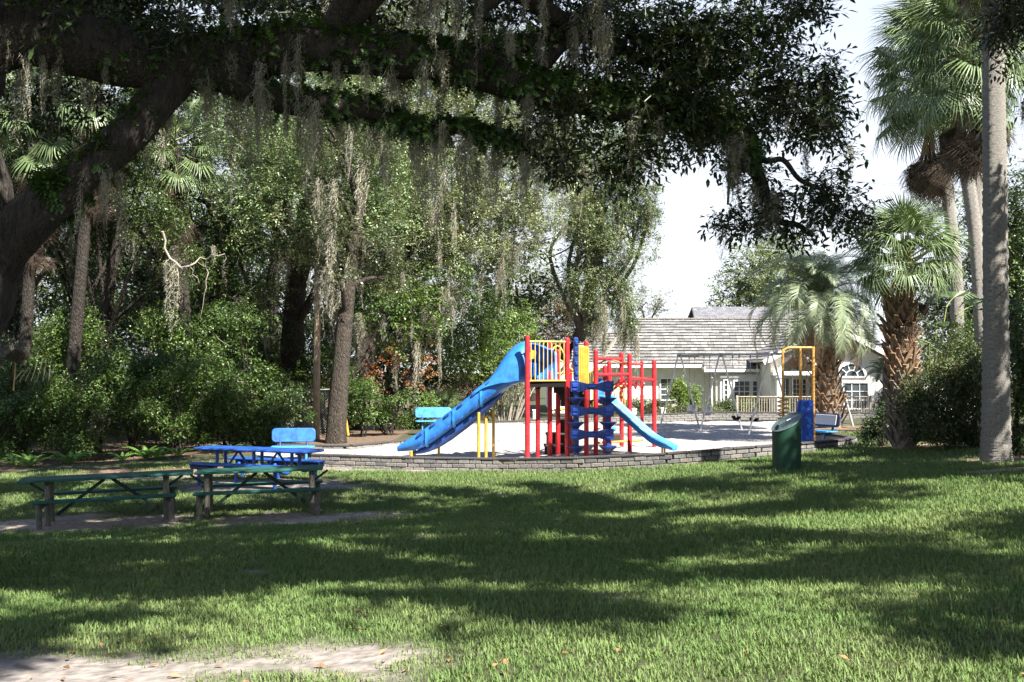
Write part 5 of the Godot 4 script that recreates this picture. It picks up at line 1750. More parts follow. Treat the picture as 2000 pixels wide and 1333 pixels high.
# ---------------------------------------------------------------- the play structure
func build_play_structure():
	var O := Vector3(1.2, 0, -27)
	var t := thing("play_structure", "red blue and yellow play structure with covered double slide and climbing tower", "playground", O)
	var P := func(x: float, h: float, d: float) -> Vector3:
		return Vector3(x, h, -d) - O
	var posts := [[.355, 26.0, 2.94], [1.30, 26.5, 2.9], [.92, 27.4, 2.84], [1.81, 27.4, 2.84], [1.14, 27.9, 2.64], [2.07, 27.8, 2.64], [2.33, 28.2, 2.25], [1.47, 28.5, 2.22], [2.5, 28.9, 2.36], [2.94, 30.2, 2.6], [2.99, 28.6, 2.55], [4.48, 38.8, 2.42], [3.79, 30.0, 2.4]]
	for q in posts:
		var b := MB.new()
		b.lathe([Vector2(0, -.1), Vector2(.058, -.1), Vector2(.058, q[2] - .05), Vector2(.052, q[2] - .02), Vector2(.034, q[2]), Vector2(0, q[2] + .006)], 14, P.call(q[0], 0, q[1]))
		part(t, "post", b.done(), M.red)
	var b := MB.new()
	b.rod(P.call(.62, -.1, 27), P.call(.62, 1.78, 27), .052, 12)
	part(t, "post", b.done(), M.red)
	b = MB.new()
	b.box(P.call(.62, 1.74, 27), Vector3(.14, .12, .14), Basis.IDENTITY, .02)
	part(t, "post_bracket", b.done(), M.black)
	# upper deck
	var deck := func(pts: Array, h: float, th: float, called: String):
		var o := PackedVector2Array()
		for e in pts:
			o.append(Vector2(e[0] - O.x, -(-e[1] - O.z)))
		var m := MB.new()
		m.prism(o, th, Transform3D(Basis(Vector3(1, 0, 0), -PI / 2), Vector3(0, h - th, 0)))
		part(t, called, m.done(), M.black)
	deck.call([[.36, 26.02], [1.30, 26.5], [1.81, 27.4], [.92, 27.4]], 1.86, .12, "upper_deck")
	deck.call([[1.81, 27.4], [2.5, 28.0], [2.94, 30.2], [1.9, 29.4]], 1.2, .1, "lower_deck")
	# rim of the deck, guard rail
	b = MB.new()
	b.rod(P.call(.38, 1.885, 25.99), P.call(1.28, 1.885, 26.48), .024, 8)
	part(t, "deck_rim", b.done(), M.orange)
	b = MB.new()
	b.rod(P.call(.36, 2.8, 26.0), P.call(1.30, 2.8, 26.5), .022, 8)
	part(t, "top_rail", b.done(), M.yellow_pale)
	for k in 9:
		b = MB.new()
		var f := (k + .8) / 9.6
		b.rod(P.call(lerpf(.36, 1.3, f), 1.88, lerpf(26, 26.5, f)), P.call(lerpf(.36, 1.3, f), 2.8, lerpf(26, 26.5, f)), .013, 6)
		part(t, "rail_bar", b.done(), M.yellow_pale)
	b = MB.new()
	b.tube(smooth_path([P.call(.98, 1.9, 27.35), P.call(.98, 2.55, 27.35), P.call(1.1, 2.72, 27.38), P.call(1.25, 2.55, 27.4), P.call(1.4, 2.0, 27.4)], 5), smooth_radii([.022, .022, .022, .022, .022], 5), 7)
	b.rod(P.call(1.15, 2.4, 27.4), P.call(1.7, 1.95, 27.4), .02, 7)
	b.rod(P.call(1.1, 2.05, 27.4), P.call(1.75, 2.05, 27.4), .02, 7)
	part(t, "hand_rail", b.done(), M.yellow_pale)
	# the double slide: a trough of two lanes swept along its bed
	var a0 := Vector3(.64, 0, -26.75) - O
	var ax := Vector3(-.985, 0, -.12).normalized()
	var ac := Vector3(-.12, 0, .985).normalized()        # towards the camera
	var prof := [[.61, 1.0], [.605, .86], [.60, .5], [.555, .16], [.45, .02], [.30, -.02], [.12, .0], [.05, .05], [0, .10], [-.05, .05], [-.12, .0], [-.30, -.02], [-.45, .02], [-.555, .16], [-.60, .5], [-.605, .86], [-.61, 1.0]]
	var bed := [[.0, 1.87, .42], [.45, 1.84, .5], [.75, 1.72, .5], [1.0, 1.54, .46], [1.3, 1.31, .44], [1.6, 1.08, .43], [1.95, .82, .42], [2.3, .56, .42], [2.6, .36, .42], [2.85, .26, .36], [3.1, .215, .24], [3.3, .2, .12]]
	var pl := []
	for e in bed: pl.append(Vector3(e[0], e[1], e[2]))
	pl = smooth_path(pl, 4)
	var seg := [[0, 16, "slide_section"], [16, 24, "slide_section"], [24, 32, "slide_section"], [32, pl.size() - 1, "slide_exit"]]
	for g in seg:
		var rows := []
		for k in range(g[0], g[1] + 1):
			var e: Vector3 = pl[k]
			var row := []
			for q in prof:
				var h: float = q[1] * e.z if q[1] > .12 or q[1] < 0 else q[1] * .42
				row.append(a0 + ax * e.x + ac * q[0] + Vector3(0, e.y + h, 0))
			rows.append(row)
		b = MB.new()
		b.sheet(rows, -.045)
		var s := part(t, g[2], b.done(), M.slide_blue)
		if g[0] > 0:     # the flange where two sections are bolted together
			var e: Vector3 = pl[g[0]]
			var fl := []
			var fl2 := []
			for q in prof:
				var h: float = q[1] * e.z if q[1] > .12 or q[1] < 0 else q[1] * .42
				var sd: float = signf(q[0]) * .02
				fl.append(a0 + ax * (e.x - .03) + ac * (q[0] + sd) + Vector3(0, e.y + h - .03 + .02, 0))
				fl2.append(a0 + ax * (e.x + .03) + ac * (q[0] + sd) + Vector3(0, e.y + h - .03 - .025, 0))
			b = MB.new()
			b.sheet([fl, fl2], -.03)
			part(s, "flange", b.done(), M.sky_blue)
			b = MB.new()
			for sd: float in [-1.0, 1.0]:
				for off in [-.16, .16]:
					for hh in [.9, .18]:
						b.box(a0 + ax * (e.x + off) + ac * (sd * (.635 if hh > .5 else .60)) + Vector3(0, e.y + hh * e.z - off * .74, 0), Vector3(.13, .05, .035), Basis(Vector3(0, 0, 1), .63), .01)
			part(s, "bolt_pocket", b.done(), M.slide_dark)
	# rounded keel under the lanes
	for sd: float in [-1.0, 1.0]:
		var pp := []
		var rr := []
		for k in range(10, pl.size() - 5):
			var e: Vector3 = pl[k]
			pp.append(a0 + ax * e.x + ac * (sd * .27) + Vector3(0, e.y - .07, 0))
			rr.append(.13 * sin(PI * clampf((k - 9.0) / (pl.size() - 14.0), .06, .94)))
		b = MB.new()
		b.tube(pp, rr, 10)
		part(t, "slide_keel", b.done(), M.slide_dark)  # darker blue paints in the shade of the undercut
	# hood over the slide entry: full arch at the slide, open on the near side towards the deck
	var rows := []
	for k in 19:
		var st := lerpf(-.33, 1.5, k / 18.0)     # along the slide axis, deck side first
		var e := Vector3(0, 1.87, .42)
		for q in pl.size() - 1:
			if pl[q].x <= st and pl[q + 1].x > st: e = (pl[q] as Vector3).lerp(pl[q + 1], (st - pl[q].x) / (pl[q + 1].x - pl[q].x))
		var rim: float = e.y + e.z
		var low: float = e.y + e.z * lerpf(.1, .86, smoothstep(.5, 1.4, st))
		var top := lerpf(lerpf(2.62, 2.8, smoothstep(-.33, .25, st)), rim + .03, smoothstep(.28, 1.15, st))
		var a_end := PI if st > .3 else lerpf(PI * .42, PI, smoothstep(.1, .3, st))
		var row := []
		for j in 21:
			var an := a_end * j / 20.0
			row.append(a0 + ax * st + ac * (-cos(an) * .628) + Vector3(0, low + pow(maxf(sin(an), 0.0), .6) * (top - low), 0))
		rows.append(row)
	b = MB.new()
	b.sheet(rows, .03)
	part(t, "slide_hood", b.done(), M.slide_blue)
	# inner wall panel by the deck
	b = MB.new()
	b.prism(PackedVector2Array([Vector2(-.45, 0), Vector2(.42, 0), Vector2(.40, .68), Vector2(.1, .84), Vector2(-.45, .84)]), .04, Transform3D(Basis.IDENTITY, a0 + Vector3(.05, 1.88, -.66)))
	part(t, "hood_panel", b.done(), M.sky_blue)
	b = MB.new()
	b.prism(PackedVector2Array([Vector2(0, 0), Vector2(.14, .04), Vector2(.16, .2), Vector2(.05, .24), Vector2(-.02, .12)]), .012, Transform3D(Basis.IDENTITY, P.call(.42, 2.38, 26.9)))
	part(t, "hood_sticker", b.done(), M.yellow)
	# legs of the slide
	for q in [[-.78, 26.35, 1.15, .035], [-.62, 26.8, 1.05, .035], [-.45, 27.35, 1.15, .035], [-1.78, 27.4, .42, .03], [-2.38, 26.55, .22, .04], [-2.36, 27.2, .22, .04]]:
		b = MB.new()
		b.rod(P.call(q[0], -.1, q[1]), P.call(q[0], q[2], q[1]), q[3], 10)
		part(t, "slide_leg", b.done(), M.yellow)
	# climbing tower: two posts, three bow tie panels, six stepping discs
	var D := 26.35
	for x in [1.5, 2.25]:
		b = MB.new()
		b.box(P.call(x, 1.02, D), Vector3(.13, 1.75, .13), Basis.IDENTITY, .03)
		part(t, "tower_post", b.done(), M.deep_blue)
		b = MB.new()
		b.rod(P.call(x, -.1, D), P.call(x, .2, D), .055, 10)
		part(t, "post_stub", b.done(), M.galv)
		for h in [1.49, .92, .35]:
			b = MB.new()
			b.lathe([Vector2(0, -.15), Vector2(.07, -.15), Vector2(.085, -.11), Vector2(.19, -.025), Vector2(.21, -.012), Vector2(.21, .0), Vector2(0, .006)], 20, P.call(x, h, D))
			part(t, "stepping_disc", b.done(), M.deep_blue)
	for h in [1.75, 1.18, .635]:
		b = MB.new()
		var o := PackedVector2Array([Vector2(-.5, -.11), Vector2(-.3, -.13), Vector2(-.12, -.075), Vector2(.12, -.075), Vector2(.3, -.13), Vector2(.5, -.12), Vector2(.5, .13), Vector2(.3, .12), Vector2(.12, .07), Vector2(-.12, .07), Vector2(-.3, .12), Vector2(-.5, .14)])
		b.prism(o, .12, Transform3D(Basis.IDENTITY, P.call(1.87, h, D - .02) + Vector3(0, 0, -.02)))
		var pn := part(t, "tower_panel", b.done(), M.deep_blue)
		for q in [[-.4, .035, .13, .09], [.37, .035, .13, .09], [-.4, -.07, .11, .05], [.37, -.07, .11, .05], [0, 0, .2, .05], [-.25, 0, .02, .2], [.24, 0, .02, .2]]:
			b = MB.new()
			b.box(P.call(1.87 + q[0], h + q[1], D - .13), Vector3(q[2], q[3], .035), Basis.IDENTITY, .01)
			part(pn, "panel_rib", b.done(), M.panel_blue)
	b = MB.new()
	b.box(P.call(1.5, 2.4, 26.45), Vector3(.12, 1.02, .12), Basis.IDENTITY, .03)
	for k in 4:
		b.box(P.call(1.52, 2.05 + k * .24, 26.385), Vector3(.08, .1, .05), Basis.IDENTITY, .02)
	part(t, "grip_post", b.done(), M.deep_blue)
	b = MB.new()
	for k in 5:
		b.tube([P.call(1.61 + k * .05, 1.8, 26.9), P.call(1.61 + k * .05, 2.66, 26.9), P.call(1.61 + k * .05, 2.72 - .02 * k, 26.92)], [.034, .034, .02], 8)
	b.box(P.call(1.71, 2.25, 26.93), Vector3(.24, .92, .05), Basis.IDENTITY, .015)
	part(t, "ribbed_panel", b.done(), M.yellow)
	# steps down from the upper deck and the transfer step
	for k in 4:
		b = MB.new()
		b.box(P.call(1.42 + k * .1, 1.72 - k * .17, 27.55 + k * .2), Vector3(.8, .035, .26), Basis.IDENTITY, .01)
		b.box(P.call(1.42 + k * .1, 1.64 - k * .17, 27.67 + k * .2), Vector3(.8, .15, .02))
		part(t, "step", b.done(), M.brown_vinyl)
	for q in [[1.1, .52, 28.5], [1.4, .85, 28.6], [1.05, .24, 28.35]]:
		b = MB.new()
		b.box(P.call(q[0], q[1], q[2]), Vector3(.5, .06, .5), Basis.IDENTITY, .015)
		b.box(P.call(q[0], q[1] * .5, q[2] + .2), Vector3(.45, q[1], .04))
		part(t, "transfer_step", b.done(), M.brown_vinyl)
	for x in [.98, 1.14]:
		b = MB.new()
		b.tube(smooth_path([P.call(x, -.05, 28.1), P.call(x, 1.0, 28.1), P.call(x + .06, 1.12, 28.25), P.call(x + .3, 1.15, 28.5)], 4), smooth_radii([.024, .024, .024, .024], 4), 7)
		part(t, "hand_rail", b.done(), M.yellow)
	# barrier and arch of the lower deck
	b = MB.new()
	b.rod(P.call(2.52, 1.7, 29.6), P.call(3.12, 1.7, 30.1), .022, 7)
	b.rod(P.call(2.52, .95, 29.6), P.call(3.12, .95, 30.1), .022, 7)
	part(t, "top_rail", b.done(), M.yellow_pale)
	for k in 8:
		b = MB.new()
		var f := (k + .5) / 8
		b.rod(P.call(lerpf(2.52, 3.12, f), .95, lerpf(29.6, 30.1, f)), P.call(lerpf(2.52, 3.12, f), 1.7, lerpf(29.6, 30.1, f)), .014, 6)
		part(t, "rail_bar", b.done(), M.yellow_pale)
	for x in [1.93, 2.03]:
		b = MB.new()
		b.tube(smooth_path([P.call(x, 1.2, 28.05), P.call(x, 1.95, 28.05), P.call(x + .06, 2.1, 28.05), P.call(x + .17, 2.16, 28.05)], 4), smooth_radii([.024, .024, .024, .024], 4), 7)
		part(t, "hand_rail", b.done(), M.yellow_pale)
	# short slide on the right
	var s0 := Vector3(2.28, 0, -28.25) - O
	var sx := Vector3(.93, 0, .37).normalized()
	var sc := Vector3(-.37, 0, .93).normalized()
	var sp := []
	for e in [[0, 1.32, .2], [.2, 1.28, .2], [.5, 1.02, .2], [.9, .68, .19], [1.25, .4, .18], [1.5, .28, .16], [1.72, .235, .1], [1.85, .2, .06]]:
		sp.append(Vector3(e[0], e[1], e[2]))
	sp = smooth_path(sp, 4)
	rows = []
	var sprof := [[.33, .8], [.31, 1.0], [.27, .95], [.24, .35], [.19, .04], [.1, 0], [.03, .0], [0, .12], [-.03, 0], [-.1, 0], [-.19, .04], [-.24, .35], [-.27, .95], [-.31, 1.0], [-.33, .8]]
	for e in sp:
		var row := []
		for q in sprof:
			row.append(s0 + sx * e.x + sc * q[0] + Vector3(0, e.y + q[1] * e.z, 0))
		rows.append(row)
	b = MB.new()
	b.sheet(rows, -.035)
	part(t, "short_slide", b.done(), M.sky_blue)
	b = MB.new()
	b.prism(PackedVector2Array([Vector2(-.02, 0), Vector2(.2, 0), Vector2(.17, .55), Vector2(.1, .62), Vector2(-.02, .62)]), .05, Transform3D(Basis.IDENTITY, P.call(2.12, 1.3, 28.1)))
	part(t, "slide_side_panel", b.done(), M.sky_blue)
	for x in [-.12, .12]:
		b = MB.new()
		b.rod(s0 + sx * 1.55 + sc * x + Vector3(0, -.1, 0), s0 + sx * 1.55 + sc * x + Vector3(0, .26, 0), .025, 8)
		part(t, "slide_leg", b.done(), M.yellow)
	# overhead bars on the right
	var bars := [[[2.07, 2.42, 27.8], [2.94, 2.42, 30.2], .042], [[2.94, 2.3, 30.2], [4.48, 2.3, 38.8], .042], [[2.07, 2.02, 27.8], [2.99, 2.02, 28.6], .038], [[2.99, 1.92, 28.6], [3.79, 1.86, 30.0], .042], [[2.99, 2.3, 28.6], [2.94, 2.3, 30.2], .03], [[3.79, 1.9, 30.0], [4.0, 1.9, 33], .03]]
	for q in bars:
		b = MB.new()
		b.rod(P.call(q[0][0], q[0][1], q[0][2]), P.call(q[1][0], q[1][1], q[1][2]), q[2], 10)
		part(t, "overhead_bar", b.done(), M.red)
	for k in 8:
		b = MB.new()
		var f := k / 8.0
		var p := Vector3(lerpf(2.6, 3.45, f), 1.85 - .08 * sin(k * 2.0), lerpf(29.0, 30.2, f))
		var q := Vector3(p.x + (.18 if k % 2 else -.12), 1.62, p.z + .35)
		b.rod(P.call(p.x, p.y, p.z), P.call(q.x, q.y, q.z), .022, 7)
		b.rod(P.call(q.x, q.y, q.z), P.call(p.x + .2, p.y, p.z + .1), .022, 7)
		part(t, "zigzag_rung", b.done(), M.red)
	b = MB.new()
	b.tube(smooth_path([P.call(2.2, 2.3, 28.4), P.call(2.5, 2.4, 29), P.call(2.9, 2.32, 30), P.call(3.3, 2.2, 31.5)], 4), smooth_radii([.02, .02, .02, .02], 4), 7)
	part(t, "grab_bar", b.done(), M.orange)
	for q in [[2.62, 30.2, 2.3, 1.75], [2.9, 31.2, 2.3, 1.8]]:
		b = MB.new()
		for k in 12:
			b.box(P.call(q[0], lerpf(q[2], q[3], k / 11.0), q[1]), Vector3(.03, .035, .01), Basis(Vector3.UP, PI / 2 * (k % 2)))
		part(t, "ring_chain", b.done(), M.galv)
	# low seat and bar under the lower deck
	b = MB.new()
	b.box(P.call(2.72, .34, 30.0), Vector3(.34, .2, .3), Basis.IDENTITY, .03)
	part(t, "low_seat", b.done(), M.brown_vinyl)
	b = MB.new()
	b.box(P.call(2.66, .56, 29.9), Vector3(.2, .12, .2), Basis.IDENTITY, .04)
	part(t, "seat_cushion", b.done(), M.sky_blue)
	b = MB.new()
	b.rod(P.call(2.2, .24, 29.2), P.call(3.5, .24, 30.3), .03, 8)
	part(t, "low_bar", b.done(), M.orange)

# ---------------------------------------------------------------- swings
func build_swings():
	var A := Vector3(6.25, 2.64, -42)
	var B := Vector3(8.95, 2.6, -31.5)
	var O := Vector3(7.6, 0, -37)
	var t := thing("swing_set", "long grey steel swing set with four A shaped leg frames", "swing set", O)
	var dir := (B - A).normalized()
	var side := Vector3(dir.z, 0, -dir.x).normalized()
	if side.x < 0: side = -side
	var b := MB.new()
	b.rod(A - dir * .15 - O, B + dir * .15 - O, .036, 10)
	part(t, "beam", b.done(), M.galv)
	for k in 4:
		var ap := A.lerp(B, k / 3.0)
		for s: float in [-1.0, 1.0]:
			var ft := ap + side * .78 * s
			ft.y = sand_level(ft.x, -ft.z) - .05
			b = MB.new()
			b.rod(ap + side * .05 * s - O, ft - O, .032, 10)
			part(t, "leg", b.done(), M.steel)
		b = MB.new()
		b.box(ap - O, Vector3(.16, .13, .13), Basis.looking_at(dir), .02)
		part(t, "apex_clamp", b.done(), M.galv)
	for bay in 3:
		for n in 2:
			var c := A.lerp(B, (bay + (.32 if n == 0 else .68)) / 3.0)
			var bucket := bay == 0
			var sy := .62 if bucket else .45
			var sw := Node3D.new()
			sw.name = "swing"
			t.add_child(sw, true)
			sw.position = c - O
			var ch := MB.new()
			for s: float in [-1.0, 1.0]:
				var p0 := dir * .24 * s + Vector3(0, -.06, 0)
				var p1 := dir * .21 * s + Vector3(0, sy - c.y + .1, 0)
				for k in 44:
					ch.box(p0.lerp(p1, (k + .5) / 44.0), Vector3(.022, .048, .007), Basis(Vector3.UP, PI / 2 * (k % 2)))
				ch.box(dir * .24 * s + Vector3(0, -.04, 0), Vector3(.05, .16, .05), Basis.IDENTITY, .01)
			part(sw, "chain", ch.done(), M.galv)
			var sm := MB.new()
			if bucket:
				sm.lathe([Vector2(0, -.12), Vector2(.14, -.1), Vector2(.19, .0), Vector2(.2, .2), Vector2(.18, .2), Vector2(.16, .02), Vector2(0, -.06)], 14, Vector3(0, sy - c.y, 0))
			else:
				var rows := []
				for k in 9:
					var f := k / 8.0 - .5
					rows.append([dir * f * .46 - side * .07 + Vector3(0, sy - c.y + f * f * .5, 0), dir * f * .46 + side * .07 + Vector3(0, sy - c.y + f * f * .5, 0)])
				sm.sheet(rows, .015)
			part(sw, "seat", sm.done(), M.steel if bucket else M.black)

# ---------------------------------------------------------------- yellow frame with the blue climbing wall
func build_climbing_frame():
	var O := Vector3(6.9, .15, -27)
	var t := thing("climbing_frame", "yellow steel frame with blue climbing wall and spiral climber behind the green bin", "climbing frame", O)
	var h := 2.52
	var b := MB.new()
	var pl := [Vector3(-.4, -.2, 0), Vector3(-.4, h - .25, 0), Vector3(-.395, h - .1, 0), Vector3(-.3, h - .015, 0), Vector3(-.15, h, 0), Vector3(.33, h, 0)]
	b.tube(smooth_path(pl, 4), smooth_radii([.031, .031, .031, .031, .031, .031], 4), 12)
	part(t, "frame_tube", b.done(), M.orange)
	b = MB.new()
	b.rod(Vector3(.33, -.2, 0), Vector3(.33, h + .03, 0), .038, 12)
	part(t, "post", b.done(), M.orange)
	b = MB.new()
	b.rod(Vector3(.02, .3, 0), Vector3(.02, h, 0), .035, 12)
	part(t, "post", b.done(), M.orange)
	b = MB.new()
	var sp := []
	var rr := []
	for k in 150:
		var an := k * TAU / 14.0
		sp.append(Vector3(-.4 + cos(an) * .12, .25 + k * .0073, sin(an) * .12))
		rr.append(.016)
	b.tube(sp, rr, 6)
	part(t, "spiral_climber", b.done(), M.orange)
	b = MB.new()
	b.prism(PackedVector2Array([Vector2(-.1, -.15), Vector2(.3, -.15), Vector2(.3, 1.24), Vector2(.27, 1.27), Vector2(-.02, 1.27), Vector2(-.05, 1.22), Vector2(-.1, .95)]), .13, Transform3D(Basis.IDENTITY, Vector3(0, 0, -.02)))
	part(t, "climbing_wall", b.done(), M.panel_blue)
	var r := rg(61)
	for k in 17:
		b = MB.new()
		var p := Vector3(r.randf_range(-.02, .25), .02 + k * .07, .11)
		var n := 3 if k % 2 == 0 else 8
		var o := PackedVector2Array()
		for j in n:
			var an := TAU * j / n + PI / 2
			o.append(Vector2(cos(an), sin(an)) * r.randf_range(.045, .065))
		b.prism(o, .03, Transform3D(Basis.IDENTITY, p))
		part(t, "hand_hold", b.done(), M.slide_blue)

# ---------------------------------------------------------------- tables, benches, bin
func green_table(label: String, a: Vector3, c: Vector3, top_len: float, bench_len: float) -> Node3D:
	# a, c: the feet below the two ends
	var t := thing("picnic_table", label, "picnic table", (a + c) * .5, 0.0, "green picnic tables standing end to end")
	var dv := c - a
	t.basis = Basis(Vector3.UP, atan2(-dv.z, dv.x)) * Basis(Vector3(0, 0, 1), atan2(dv.y, Vector2(dv.x, dv.z).length()))
	var r := rg(int(top_len * 100))
	for k in 5:
		var b := MB.new()
		b.box(Vector3(r.randf_range(-.01, .01), .765, -.30 + k * .15), Vector3(top_len, .042, .142), Basis.IDENTITY, .009)
		part(t, "top_plank", b.done(), M.table_green)
	for s: float in [-1.0, 1.0]:
		for k in 2:
			var b := MB.new()
			b.box(Vector3(0, .45, s * (.60 + k * .135)), Vector3(bench_len, .042, .128), Basis.IDENTITY, .009)
			part(t, "bench_plank", b.done(), M.table_green)
		for e: float in [-1.0, 1.0]:
			var x: float = e * (bench_len * .5 - .18)
			var b := MB.new()
			b.tube([Vector3(x, -.12, s * .27), Vector3(x, .74, s * .27)], [.05, .048], 10)
			part(t, "table_leg", b.done(), M.post_wood)
			b = MB.new()
			b.tube([Vector3(x + e * .09, -.12, s * .66), Vector3(x + e * .09, .43, s * .66)], [.052, .048], 10)
			part(t, "bench_leg", b.done(), M.post_wood)
	for e: float in [-1.0, 1.0]:
		var x: float = e * (bench_len * .5 - .18)
		var b := MB.new()
		b.box(Vector3(x, .715, 0), Vector3(.05, .06, .68), Basis.IDENTITY, .008)
		b.box(Vector3(x + e * .03, .395, 0), Vector3(.05, .07, 1.5), Basis.IDENTITY, .008)
		part(t, "cross_bar", b.done(), M.green_dark)
		b = MB.new()
		var p0 := Vector3(e * .06, .72, 0)
		var p1 := Vector3(x - e * .12, .16, 0)
		b.box((p0 + p1) * .5, Vector3((p1 - p0).length(), .055, .05), Basis(Vector3(0, 0, 1), atan2(p1.y - p0.y, p1.x - p0.x)), .008)
		part(t, "brace", b.done(), M.green_dark)
		b = MB.new()
		p0 = Vector3(x + e * .28, .735, .2)
		p1 = Vector3(x + e * .03, .56, .2)
		b.box((p0 + p1) * .5, Vector3((p1 - p0).length(), .04, .04), Basis(Vector3(0, 0, 1), atan2(p1.y - p0.y, p1.x - p0.x)), .006)
		part(t, "brace", b.done(), M.green_dark)
	return t

func rounded_slab(b: MB, c: Vector3, L: float, W: float, th: float, bs := Basis.IDENTITY, rad := .07):
	var o := PackedVector2Array()
	for q in [[1, 1, 0], [-1, 1, 1], [-1, -1, 2], [1, -1, 3]]:
		for k in 6:
			var an: float = (q[2] + k / 5.0) * PI / 2
			o.append(Vector2(q[0] * (L / 2 - rad) + cos(an) * rad, q[1] * (W / 2 - rad) + sin(an) * rad))
	b.prism(o, th, Transform3D(bs * Basis(Vector3(1, 0, 0), -PI / 2), c - bs * Vector3(0, th / 2, 0)))
	var p := []
	var rr := []
	for k in o.size() + 1:
		var q2 := o[k % o.size()]
		p.append(c + bs * Vector3(q2.x, 0, -q2.y))
		rr.append(th * .62)
	b.tube(p, rr, 8, false)

func bench(label: String, pos: Vector3, turn: float, L: float, light: Material, back_m: Material, group := "") -> Node3D:
	var t := thing("park_bench", label, "bench", pos, turn, group)
	var b := MB.new()
	rounded_slab(b, Vector3(0, .45, 0), L, .40, .035)
	part(t, "seat", b.done(), light)
	b = MB.new()
	rounded_slab(b, Vector3(0, .72, -.24), L, .30, .035, Basis(Vector3(1, 0, 0), PI / 2 - .18), .08)
	part(t, "backrest", b.done(), back_m)
	for e: float in [-1.0, 1.0]:
		b = MB.new()
		b.tube(smooth_path([Vector3(e * L * .32, .02, -.16), Vector3(e * L * .32, .36, -.12), Vector3(e * L * .32, .48, -.19), Vector3(e * L * .32, .84, -.285)], 4), smooth_radii([.03, .03, .03, .028], 4), 8)
		part(t, "leg", b.done(), M.navy)
		b = MB.new()
		b.rod(Vector3(e * L * .32, -.06, .10), Vector3(e * L * .32, .44, .08), .032, 8)
		b.rod(Vector3(e * L * .32, -.06, -.16), Vector3(e * L * .32, .06, -.16), .032, 8)
		part(t, "leg", b.done(), light)
		b = MB.new()
		b.rod(Vector3(e * L * .32, .40, -.17), Vector3(e * L * .32, .40, .17), .025, 8)
		part(t, "seat_bar", b.done(), M.navy)
	return t

